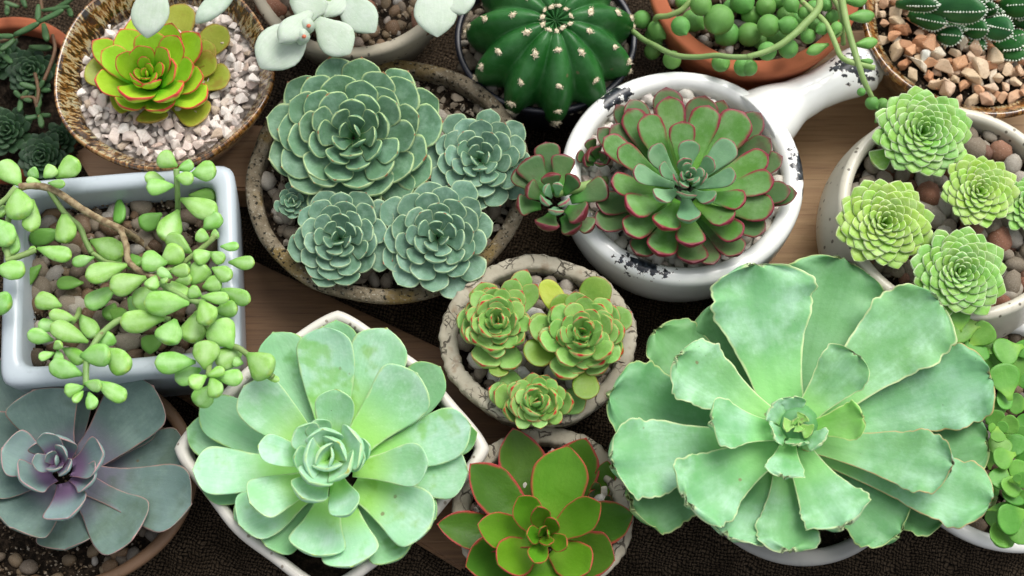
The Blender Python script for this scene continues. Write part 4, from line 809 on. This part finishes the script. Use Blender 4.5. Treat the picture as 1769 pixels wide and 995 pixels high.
# ---- rosettes of the mug
G7 = 'apple green rosettes in the cream mug'
ks = dict(prof='wedge', th=.20, bow=.06, cup=.10, nu=10, nv=12, keel=.1, mucro=.10, flat=.5)
def semp(label, px, py, r, z, n, m, **kw):
    p = plant('succulent_rosette', label, px, py, z7, G7); k = dict(H=.20, tilt=R(10), expo=.70, wk=.40, wmin=.20, wexp=.75, base_h=.28, zdrop=.05, sq=.93, close=.3, jit=.045); k.update(kw); rosette(p, at(px, py, z), r * mpp(px, py, z), n, m, **k, **ks); return p
semp('topmost compact rosette in the cream mug, green with a darker heart', 1600, 222, 92, .106, 92, ML['semp'], ang0=.3)
semp('smallest yellow-green rosette in the mug, among the reddish clay balls', 1697, 326, 74, .102, 74, ML['semp_yellow'], ang0=1.1)
semp('yellow-green rosette nearest the speckled outer wall of the mug', 1532, 381, 92, .104, 90, ML['semp_yellow'], ang0=2.0, tilt=R(13), az=R(-10))
semp('lowest green rosette overhanging the mug rim above the stonecrop', 1664, 468, 90, .104, 92, ML['semp'], ang0=2.9, tilt=R(13))
semp('partly cut off rosette at the right edge behind the yellow-green one', 1784, 350, 58, .096, 60, ML['semp'], ang0=.7)
p_ = [ch for ch in bpy.data.objects if ch.get('label', '').startswith('topmost compact')][0]
leaf(p_, at(1540, 262, .09), at(1508, 282, .088), .015, (0, 0, 1), ML['semp'], 'obov', th=.12)

# ---- three rosettes of the crackled pot
c = crop(740, 420, 3.11); G9 = 'red-tipped rosettes in the crackled pot'
dz9 = [.003, .001, -.004, -.010, -.016]; db9 = [-.009, -.011, -.015, -.019, -.021]
kw9 = dict(th=.18, bow=.10, cup=.16, nu=12, nv=14, mucro=.09, keel=.04)
p = plant('succulent_rosette', 'red-tipped green rosette at the left in the crackled pot', 857, 552, z9, G9)
rosette(p, at(857, 552, 0.092), 66 * mpp(857, 552, 0.092), 30, ML['crackle'], H=.22, tilt=R(10), prof='wedge', expo=.72, wk=.52, wmin=.3, base_h=.3, zdrop=.05, ang0=0.3, th=.17, bow=.1, cup=.15, nu=11, nv=14, mucro=.09, keel=.04)
explicit(p, c, (370, 405), .096, [(378,290,100,1.4),(345,238,110,2.4),(470,190,110,3),(530,142,110,4),(585,222,100,3.4),(490,300,90,2),(290,318,105,2),(212,325,105,3),(285,210,130,3.6),(232,408,105,2.2),(290,470,95,1.4),(245,525,110,2.4),(180,470,140,3.6),(335,572,120,2.6),(385,498,90,1.6),(470,405,85,1.5),(545,410,105,2.4),(505,520,95,2.6),(462,672,120,3.6),(290,655,150,3.7),(155,390,120,4.2),(310,240,90,3),(400,400,70,.6),(340,400,60,.5),(365,350,60,.5),(375,430,50,.2)], ML['crackle'], dz9, db9, 'wedge', W=1.14, **kw9)
explicit(p, c, (370, 405), .096, [(380,720,110,4.2),(250,240,110,4.3)], ML['crackle_low'], dz9, db9, 'obov', th=.12, bow=.05)
p = plant('succulent_rosette', 'red-tipped green rosette at the right in the crackled pot, widest of three', 1005, 570, z9, G9)
rosette(p, at(1006, 572, 0.094), 78 * mpp(1006, 572, 0.094), 30, ML['crackle'], H=.22, tilt=R(10), prof='wedge', expo=.72, wk=.52, wmin=.3, base_h=.3, zdrop=.05, ang0=1.3, th=.17, bow=.1, cup=.15, nu=11, nv=14, mucro=.09, keel=.04)
explicit(p, c, (838, 470), .099, [(818,400,85,1),(710,480,85,1.2),(815,540,80,.9),(925,500,90,1),(665,345,130,2.6),(600,520,120,2.2),(715,640,120,2),(820,600,120,1.6),(975,590,120,1.8),(980,410,110,2),(930,330,130,2.4),(1005,340,130,3.2),(1055,460,130,2.8),(1090,370,130,4),(935,640,140,3),(700,715,150,3.6),(930,700,120,4),(1045,580,120,4),(540,430,130,3.2),(780,700,100,3.9),(870,430,65,.5),(840,500,50,.3),(790,470,60,.4)], ML['crackle'], dz9, db9, 'wedge', W=1.14, **kw9)
explicit(p, c, (838, 470), .099, [(920,180,180,4.3),(690,280,140,3.6),(515,600,170,3.8),(545,405,120,3.4),(850,840,150,4.4)], ML['crackle_low'], dz9, db9, 'round', th=.12, bow=.04, cup=.1)
explicit(p, c, (838, 470), .099, [(615,200,130,4.2)], ML['crackle_yel'], dz9, db9, 'round', th=.12, bow=.04, cup=.1)
p = plant('succulent_rosette', 'smallest lower rosette of the three in the crackled pot', 926, 690, z9, G9)
rosette(p, at(928, 692, 0.086), 58 * mpp(928, 692, 0.086), 30, ML['crackle'], H=.22, tilt=R(10), prof='wedge', expo=.72, wk=.52, wmin=.3, base_h=.3, zdrop=.05, ang0=2.2, th=.17, bow=.1, cup=.15, nu=11, nv=14, mucro=.09, keel=.04)
explicit(p, c, (580, 838), .090, [(552,790,90,1),(600,760,90,1.6),(450,780,100,2),(445,875,100,2),(548,900,105,1.4),(640,865,75,1),(680,815,95,1.8),(775,850,110,2.8),(680,910,100,2.2),(560,950,120,2.6),(410,900,110,3),(355,800,120,3),(325,780,110,4),(480,930,110,3.6),(640,710,90,2.8),(545,715,110,2.8),(700,930,120,3.8),(850,830,130,4.4),(400,700,110,4),(525,830,65,.6),(585,850,55,.3),(610,825,55,.4)], ML['crackle'], dz9, db9, 'wedge', W=1.14, **kw9)

# ---- pale rosette
c = crop(310, 520, 2.551); p = plant('large_succulent_rosette', 'large pale mint rosette with broad powdery leaves in the cream bowl', 564, 787, z10)
zq = .104; dzq = [.002, -.001, -.005, -.014, -.026, -.034]; dbq = [-.012, -.018, -.026, -.034, -.042, -.046]
kq = dict(th=.085, bow=.10, cup=.17, nu=18, nv=18, mucro=.05, wob=.025)
explicit(p, c, (648, 680), zq, [(412,138,210,4.2),(690,84,180,4.9),(1150,290,200,4.4),(1312,578,150,4.8),(90,462,200,4),(32,562,190,4.7),(95,825,150,4.8),(240,960,150,4.9),(1130,960,170,4.6),(380,1080,210,4.8),(980,1130,220,4.7)], ML['pale_low'], dzq, dbq, 'obov', base_r=.006, W=1.08, **kq)
explicit(p, c, (648, 680), zq, [(632,112,245,3.4),(915,120,245,3.6),(1285,548,225,3.2),(1272,752,220,3.8),(58,742,205,3.3),(262,985,225,3.8),(590,1120,230,3.7),(760,1170,240,3.9),(1105,1000,250,3.3),(1048,318,255,2.7),(284,374,215,2.6),(1096,716,178,2.3),(309,888,195,2.5)], ML['pale'], dzq, dbq, 'obov', base_r=.006, W=1.08, **kq)
explicit(p, c, (648, 680), zq, [(690,388,180,1.9),(345,638,140,1.5),(540,868,180,1.5),(742,942,155,1.8),(520,560,150,1),(815,690,120,1),(505,690,120,.9),(700,772,110,.8),(600,525,120,1.1),(838,640,110,1.2)], ML['pale'], dzq, dbq, 'obov', th=.11, bow=.06, cup=.30, nu=16, nv=16, mucro=.03)
rosette(p, at(566, 788, zq + .007), .019, 9, ML['pale'], H=-.02, tilt=R(6), prof='obov', wk=1.3, wmin=.3, base_h=.45, zdrop=.15, th=.10, bow=.16, cup=.35, nu=12, nv=14, expo=.9, r0=.1)

# ---- ruffled plant
c = crop(1030, 430, 2.073); p = plant('ruffled_succulent', 'huge sea green rosette with frilled wavy pale-edged leaves', 1377, 734, z14)
zr = .112; dzr = [.008, .006, -.002, -.012, -.024, -.034]; dbr = [-.006, -.012, -.020, -.028, -.036, -.042]
kr = dict(th=.045, bow=.07, cup=.12, nu=50, nv=30, wob=.02, ruf=.14, rfreq=4.2, flat=.6, keel=.08)
explicit(p, c, (722, 625), zr, [(880,35,300,4.2),(1402,690,250,4.8),(215,290,210,4.8),(48,520,260,4.2),(120,905,270,4.6),(1090,1015,230,4.7),(1010,140,120,4.9),(430,190,200,4.9),(560,950,220,4.8),(1250,960,200,4.9)], ML['ruff_low'], dzr, dbr, 'ruff', base_r=.004, W=1.14, **kr)
explicit(p, c, (722, 625), zr, [(572,55,330,3),(1228,185,270,3),(55,765,255,3.2),(690,1080,200,3.4),(470,1030,220,3.9),(325,905,250,2.5),(890,990,230,2.7),(292,385,215,2.4)], ML['ruff'], dzr, dbr, 'ruff', base_r=.004, W=1.14, **kr)
explicit(p, c, (722, 625), zr, [(1412,450,270,3.95),(1415,905,230,3.6),(1275,780,205,2.6)], ML['ruff_red'], dzr, dbr, 'ruff', base_r=.004, W=1.14, **kr)
k2 = dict(kr); k2.update(ruf=.14, rfreq=2.6, nu=36)
explicit(p, c, (722, 625), zr, [(930,375,195,1.9),(412,615,190,1.7),(672,815,150,1.6)], ML['ruff'], dzr, dbr, 'ruff', **k2)
explicit(p, c, (722, 625), zr, [(958,605,140,1.6)], ML['ruff_yel'], dzr, dbr, 'ruff', **k2)
explicit(p, c, (722, 625), zr, [(628,565,105,.9),(812,690,110,1.1),(635,665,95,.8),(705,530,95,.8),(720,700,85,.7)], ML['ruff'], [-.001, -.004], [-.007, -.012], 'ruff', th=.08, bow=.02, cup=.06, nu=20, nv=16, ruf=.16, rfreq=2.4)
rosette(p, at(1378, 732, zr - .002), .009, 6, ML['ruff_yel'], H=.1, tilt=R(8), prof='ruff', wk=1.0, base_h=.18, zdrop=.02, th=.08, bow=.1, cup=.2, nu=20, nv=14, ruf=.14, rfreq=2)

tube('stem', [at(1377, 734, z14 - .004), at(1377, 734, zr - .02), at(1377, 734, zr - .006)], [.008, .012, .008], ML['ruff_low'], p, 12, 5)

# ---- purple plant
c = crop(0, 600, 3.21); p = plant('large_succulent_rosette', 'slate purple rosette with broad pointed leaves under the square pot corner', 90, 798, z12)
zp = .082; dzp2 = [.010, .006, .0, -.008, -.018, -.026]; dbp2 = [-.010, -.016, -.022, -.028, -.034, -.038]
kp = dict(th=.05, bow=.10, cup=.16, nu=20, nv=18, mucro=.05, wob=.03)
explicit(p, c, (290, 640), zp, [(1040,590,330,4.6),(10,60,330,4.6),(360,1120,300,4.6),(-160,480,320,4.4),(820,330,260,4.9),(360,180,240,4.9)], ML['purple'], dzp2, dbp2, 'obov', base_r=.004, W=1.16, **kp)
explicit(p, c, (290, 640), zp, [(185,236,335,2.8),(850,215,350,3.2),(1062,868,330,3.2),(740,1060,330,3.3),(60,1000,330,2.8),(-120,700,260,2.6)], ML['purple'], dzp2, dbp2, 'obov', base_r=.004, W=1.16, **kp)
explicit(p, c, (290, 640), zp, [(372,948,225,1.9),(572,598,215,1.4),(112,735,205,1.3),(285,492,240,1.1),(10,560,230,1.8),(520,728,170,1.7)], ML['purple_in'], dzp2, dbp2, 'obov', W=1.15, th=.07, bow=.10, cup=.35, nu=16, nv=16, mucro=.06)
rosette(p, at(90, 794, zp + .010), .014, 7, ML['purple_in'], H=-.3, tilt=R(6), prof='wedge', wk=.9, base_h=.7, th=.10, bow=.14, cup=.3, nu=12, nv=12, expo=.9, r0=.1)

# ---- red-edged cup plant at the lower edge
c = crop(740, 700, 4.655); p = plant('succulent_rosette', 'bright green rosette with thin red leaf margins in the lower crackled pot', 941, 905, z13)
zc_ = .082; dzc = [.012, .010, .002, -.008, -.018, -.024]; dbc = [-.012, -.016, -.022, -.028, -.034, -.038]
kc = dict(th=.09, bow=.08, cup=.24, nu=20, nv=18, mucro=.05, keel=.05)
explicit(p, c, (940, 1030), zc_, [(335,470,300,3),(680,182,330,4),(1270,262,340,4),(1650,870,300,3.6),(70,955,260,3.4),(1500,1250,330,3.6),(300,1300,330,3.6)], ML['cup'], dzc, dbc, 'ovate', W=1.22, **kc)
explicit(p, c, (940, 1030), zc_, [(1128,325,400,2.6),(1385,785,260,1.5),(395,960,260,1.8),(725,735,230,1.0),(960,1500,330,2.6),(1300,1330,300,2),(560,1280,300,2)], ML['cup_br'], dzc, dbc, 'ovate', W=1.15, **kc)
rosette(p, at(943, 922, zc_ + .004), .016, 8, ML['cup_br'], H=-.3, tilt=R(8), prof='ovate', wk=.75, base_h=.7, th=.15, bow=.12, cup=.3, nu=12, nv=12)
p = plant('succulent_rosette', 'small red-edged offset shoot at the right inside the lower crackled pot', 1045, 855, z13)
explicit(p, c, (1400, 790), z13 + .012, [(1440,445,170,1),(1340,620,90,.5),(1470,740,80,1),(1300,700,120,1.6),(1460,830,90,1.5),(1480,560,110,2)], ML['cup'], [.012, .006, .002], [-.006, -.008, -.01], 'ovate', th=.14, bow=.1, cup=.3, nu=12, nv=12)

# ---- sedum in the square pot
c = crop(0, 250, 2.117); p = plant('trailing_sedum', 'trailing sedum with plump lime green leaves spilling over the square pot', 200, 470, z11)
SED = [(205,122,288,55,76,4),(160,120,202,80,56,4.5),(140,122,108,90,44,4),(150,138,95,130,30,4),(175,140,238,145,32,4.3),(78,152,0,60,76,4),(60,160,76,268,104,4),(120,200,112,318,62,3.4),(-20,270,42,362,82,3.6),(30,285,44,405,66,3),(-30,230,22,252,52,3),(-20,455,92,460,74,4),(-40,560,36,590,82,3.6),(235,245,240,358,80,2.6),(230,318,105,348,62,1),(135,378,262,410,62,3),(100,390,132,378,28,3),(345,412,262,434,42,2),(330,350,452,402,82,1.6),(340,405,445,425,62,1.2),(465,440,310,482,80,3.6),(305,505,206,505,55,.8),(425,520,312,592,76,2),(535,485,400,526,80,4.2),(435,188,436,288,50,.2),(592,252,512,302,66,.8),(652,238,600,350,86,2),
 (648,78,578,38,66,4.2),(650,92,708,68,46,4),(700,108,790,88,76,4),(640,118,708,126,50,4.6),(636,150,534,156,62,4),(602,128,528,116,46,3),(660,198,794,254,78,3),(690,185,792,192,62,1),
 (745,310,805,252,72,3),(766,346,716,324,50,3.6),(770,335,800,322,36,3.6),(805,372,874,372,36,3.4),(776,395,708,420,60,3.4),(770,393,818,426,48,4),(835,430,932,432,52,3.4),(775,450,847,487,58,4),(702,396,608,332,62,2.4),(612,432,514,424,80,4),(588,432,668,380,78,3.4),(620,462,694,460,50,4.4),(630,488,575,455,38,5),(572,478,546,528,52,5.2),(585,490,610,500,30,5),(700,512,752,436,78,3),(740,522,810,500,62,3.6),(738,552,688,530,50,4.6),(735,556,838,562,46,4.8),(800,528,916,572,58,3.6),(735,570,768,652,80,4.8),(785,610,868,596,62,3.2),(640,500,702,490,45,3),(600,540,484,582,92,3),(600,498,672,572,88,3.2),(692,580,525,578,88,5),(602,636,438,652,82,4.2),(642,638,604,728,98,4.4),(722,608,698,722,92,3),
 (852,742,780,648,108,4),(892,745,790,802,84,3.2),(750,822,755,714,94,4.6),(716,795,564,798,80,4.2),(735,820,640,862,72,3),(905,765,990,838,104,4.6),(755,845,692,882,60,5.6),(770,850,796,922,62,5.4),(758,845,822,822,40,5.6),(785,850,889,852,60,5),(772,880,722,956,78,3.4),(960,840,1022,862,26,4),(890,800,850,790,40,3.6),
 (225,590,128,560,66,3.4),(278,640,178,618,50,3.8),(322,722,184,658,72,4.2),(196,715,98,690,56,3.6),(200,760,140,780,36,4),(195,745,225,725,36,4.4),(210,750,216,802,40,4),(230,745,307,792,56,3.4),(222,670,138,655,52,2.4),(290,620,352,702,62,1.4),(292,772,404,768,84,4.8),(385,745,468,826,88,4.2),(365,740,412,690,62,3.2),(302,842,178,804,70,4.6),(355,865,460,932,64,4.6),(305,885,235,905,50,5),(308,872,372,886,46,5.4),(325,905,340,966,50,5.2),(305,900,268,942,32,5),(390,605,462,632,56,.8),(420,580,395,640,60,.6),(600,700,520,745,70,.6),(480,400,500,450,60,.8),(640,470,690,420,50,2),(600,590,560,630,70,2.4),(760,590,800,640,60,2.6),(150,440,60,520,60,.4),(470,560,520,600,80,2.2)]
zs = lambda L: z11 + .008 + .0082 * L
for (bx, by, tx, ty, wd, L) in SED:
    B_, T_ = at(*c(bx, by), zs(L) - .002), at(*c(tx, ty), zs(L) + random.uniform(-.002, .002))
    leaf(p, B_, T_, wd / 2.117 * mpp(*c(tx, ty), zs(L)) * 1.06, (0, -.15, 1), ML['sedum_shaded'] if L < 1.3 else ML['sedum'], 'bead', th=.24, bow=.03, cup=.05, flat=.8, nu=13, nv=14, roll=random.uniform(-.3, .3), wob=.03)
def sst(pts, rad, m=M_stem, bumpy=.08): tube('stem', [at(*c(x, y), zs(L)) for x, y, L in pts], rad, m, p, 10, 6, bumpy=bumpy)
sst([(70,155,3.8),(130,150,3.7),(200,168,3.4),(300,235,3.2),(380,280,3),(440,308,2.8)], .0022, M_bark); sst([(440,308,2.8),(462,370,3),(472,430,3.2),(540,478,3.6),(620,495,4)], .0019, M_bark)
sst([(440,308,2.7),(500,345,0),(560,390,-.8)], .0021, M_bark)
sst([(180,165,3.4),(235,248,2.4),(290,300,1.8),(312,350,1.6),(335,395,1.4)], .0017); sst([(20,425,3.2),(80,405,3),(130,385,2.8)], .0018)
sst([(620,640,3),(520,630,2.6),(440,640,2.6),(375,688,3.4),(335,745,4),(316,800,4.4),(315,880,4.6)], .0018); sst([(650,300,-.4),(650,215,2),(648,150,3.6),(645,90,4)], .0017)
sst([(560,480,3.4),(640,450,2.6),(700,410,2.8),(760,360,3.2),(790,330,3.4)], .0016); sst([(540,478,3.6),(640,540,4),(720,575,4.2),(760,560,4.4)], .0016); sst([(720,575,3.8),(760,660,3),(800,720,3),(880,748,3.8),(960,820,4),(1000,850,4)], .0017)
sst([(800,720,3),(770,790,3.8),(762,845,5)], .0016); sst([(60,160,3.6),(40,240,3),(20,330,3),(30,420,3)], .0018); sst([(290,600,-.5),(280,630,2.6),(230,690,3.4),(205,745,4)], .0015); sst([(60,155,3.8),(20,200,3.6),(-40,240,3.4)], .0018)
sst([(335,395,1.4),(400,430,1.2),(470,440,2.8)], .0014)

# ---- stonecrop lower right
p = plant('round_leaved_stonecrop', 'green stonecrop with small round glossy leaves in the white pot', 1735, 760, z15)
def rl(c, cx, cy, d, z, ang=None, asp=1.0):
    a = random.uniform(0, 6.28) if ang is None else R(ang); s = 1.32 / 4.975
    px, py = c(cx, cy); m_ = mpp(px, py, z); P = at(px, py, z); dr = np.array([math.cos(a), math.sin(a), 0]); L_ = d * s * m_
    B_ = P - dr * L_ * .66 - np.array([0, 0, .003]); T_ = P + dr * L_ * .5 + np.array([0, 0, .001])
    leaf(p, B_, T_, L_ * asp, (random.uniform(-.25, .25), random.uniform(-.35, .05), 1), ML['round'], 'round', th=.14, bow=.06, cup=.12, nu=14, nv=14, wob=.02)
cA, cB = crop(1620, 520, 4.975), crop(1620, 710, 4.975)
for v in [(190,130,150,.088,90),(200,220,220,.086,190),(385,285,170,.082,40),(330,400,190,.080,270),(455,390,110,.076,300),(600,425,190,.078,200),(725,410,120,.074,0),(510,495,130,.068,120),(715,570,180,.07,330),(440,590,140,.072,160),(585,670,210,.082,100),(590,800,220,.076,250,.55),(690,880,140,.066,180),(490,930,160,.074,60),(760,690,110,.078,0),(350,160,60,.08,60)]: rl(cA, *v)
for v in [(500,75,130,.074,100),(550,140,80,.082,30),(480,150,70,.083,150),(520,205,100,.085,260),(610,120,130,.078,10),(530,280,160,.076,280),(650,275,160,.07,320),(570,400,150,.084,200),(545,570,160,.082,240),(690,510,140,.078,80),(640,640,150,.084,230),(720,590,110,.088,0),(660,700,170,.080,260),(690,800,180,.074,300),(440,650,190,.072,210),(640,920,210,.080,200),(540,825,130,.074,10,.45),(720,210,130,.068,0),(250,590,140,.066,180),(720,360,120,.066,0),(450,400,110,.06,90),(480,920,120,.062,100),(760,740,110,.08,0),(720,1010,200,.078,300),(560,1050,190,.072,250),(690,580,60,.09,120),(740,90,110,.066,0)]: rl(cB, *v)
for (x, y) in [(1690, 690), (1745, 640), (1745, 730), (1720, 860), (1755, 800)]:
    tube('stem', [at(x - 12, y + 30, z15 - .003), at(x - 4, y + 10, .060), at(x, y, .072)], .0013, M_stem, p)

# ---- dark rosettes in the weathered terracotta pot
G16 = 'small dark rosettes in the weathered terracotta pot'
kd = dict(H=.4, tilt=R(12), prof='wedge', expo=.75, wk=.46, wmin=.35, base_h=.25, th=.22, bow=.08, cup=.1, nu=9, nv=10)
for lab, x, y, r, z, n in [('dark rosette with paler centre by the left glazed bowl rim', 48, 118, 52, .050, 40), ('dark rosette cut by the left edge, middle of the terracotta pot', 8, 222, 50, .050, 36), ('lowest dark rosette just behind the square pot corner', 68, 268, 50, .052, 44), ('dim small rosette between lowest rosette and glazed bowl', 104, 235, 36, .045, 30), ('dark rosette at the far upper left under the narrow leaves', -6, 92, 44, .044, 30)]:
    p = plant('dark_rosette', lab, x, y, z16, G16); rosette(p, at(x, y, z), r * mpp(x, y, z), n, ML['dark'], ang0=random.uniform(0, 6), **kd)
c = crop(0, 0, 3.317); p = plant('narrow_leaved_succulent', 'narrow dark leaved creeping plant crossing the terracotta rim at upper left', 40, 100, z16)
for (bx, by, tx, ty, wd, z) in [(-20,205,82,207,34,.064),(82,200,225,130,40,.068),(215,130,365,55,36,.07),(85,225,0,290,36,.066),(0,300,70,362,34,.062),(220,30,215,120,36,.06),(240,60,400,35,30,.062),(250,140,270,235,42,.06),(390,40,410,95,34,.058),(220,510,110,478,36,.056),(220,515,290,518,30,.056),(225,510,250,460,30,.058),(215,520,222,620,40,.056),(225,665,140,680,34,.058),(225,660,290,660,30,.058),(228,660,240,730,36,.06),(222,660,215,610,30,.06),(120,560,80,520,30,.058),(120,560,160,520,32,.058),(125,560,180,580,30,.058),(120,565,110,640,34,.056),(170,270,300,275,40,.054),(40,30,40,85,32,.05),(110,40,20,10,30,.055),(300,60,420,-10,34,.06),(150,45,120,-20,30,.056)]:
    leaf(p, at(*c(bx, by), z - .003), at(*c(tx, ty), z), wd / 3.317 * mpp(60, 80, z), (0, 0, 1), ML['stick'], 'stick', th=.4, bow=.04, flat=.8, nu=10, nv=10)
M_tw = leafmat('reddish_twig', srgb(110, 84, 60), srgb(130, 100, 70), rough=.6)
for pts in [[(210,600),(220,515),(200,420)], [(225,665),(205,590),(190,560),(120,560)], [(250,465),(290,370),(315,280),(300,200)], [(0,240),(85,212),(150,165),(225,128)], [(225,128),(240,60),(230,-20)]]:
    tube('stem', [at(*c(x, y), .056) for x, y in pts], .0012, M_tw, p)
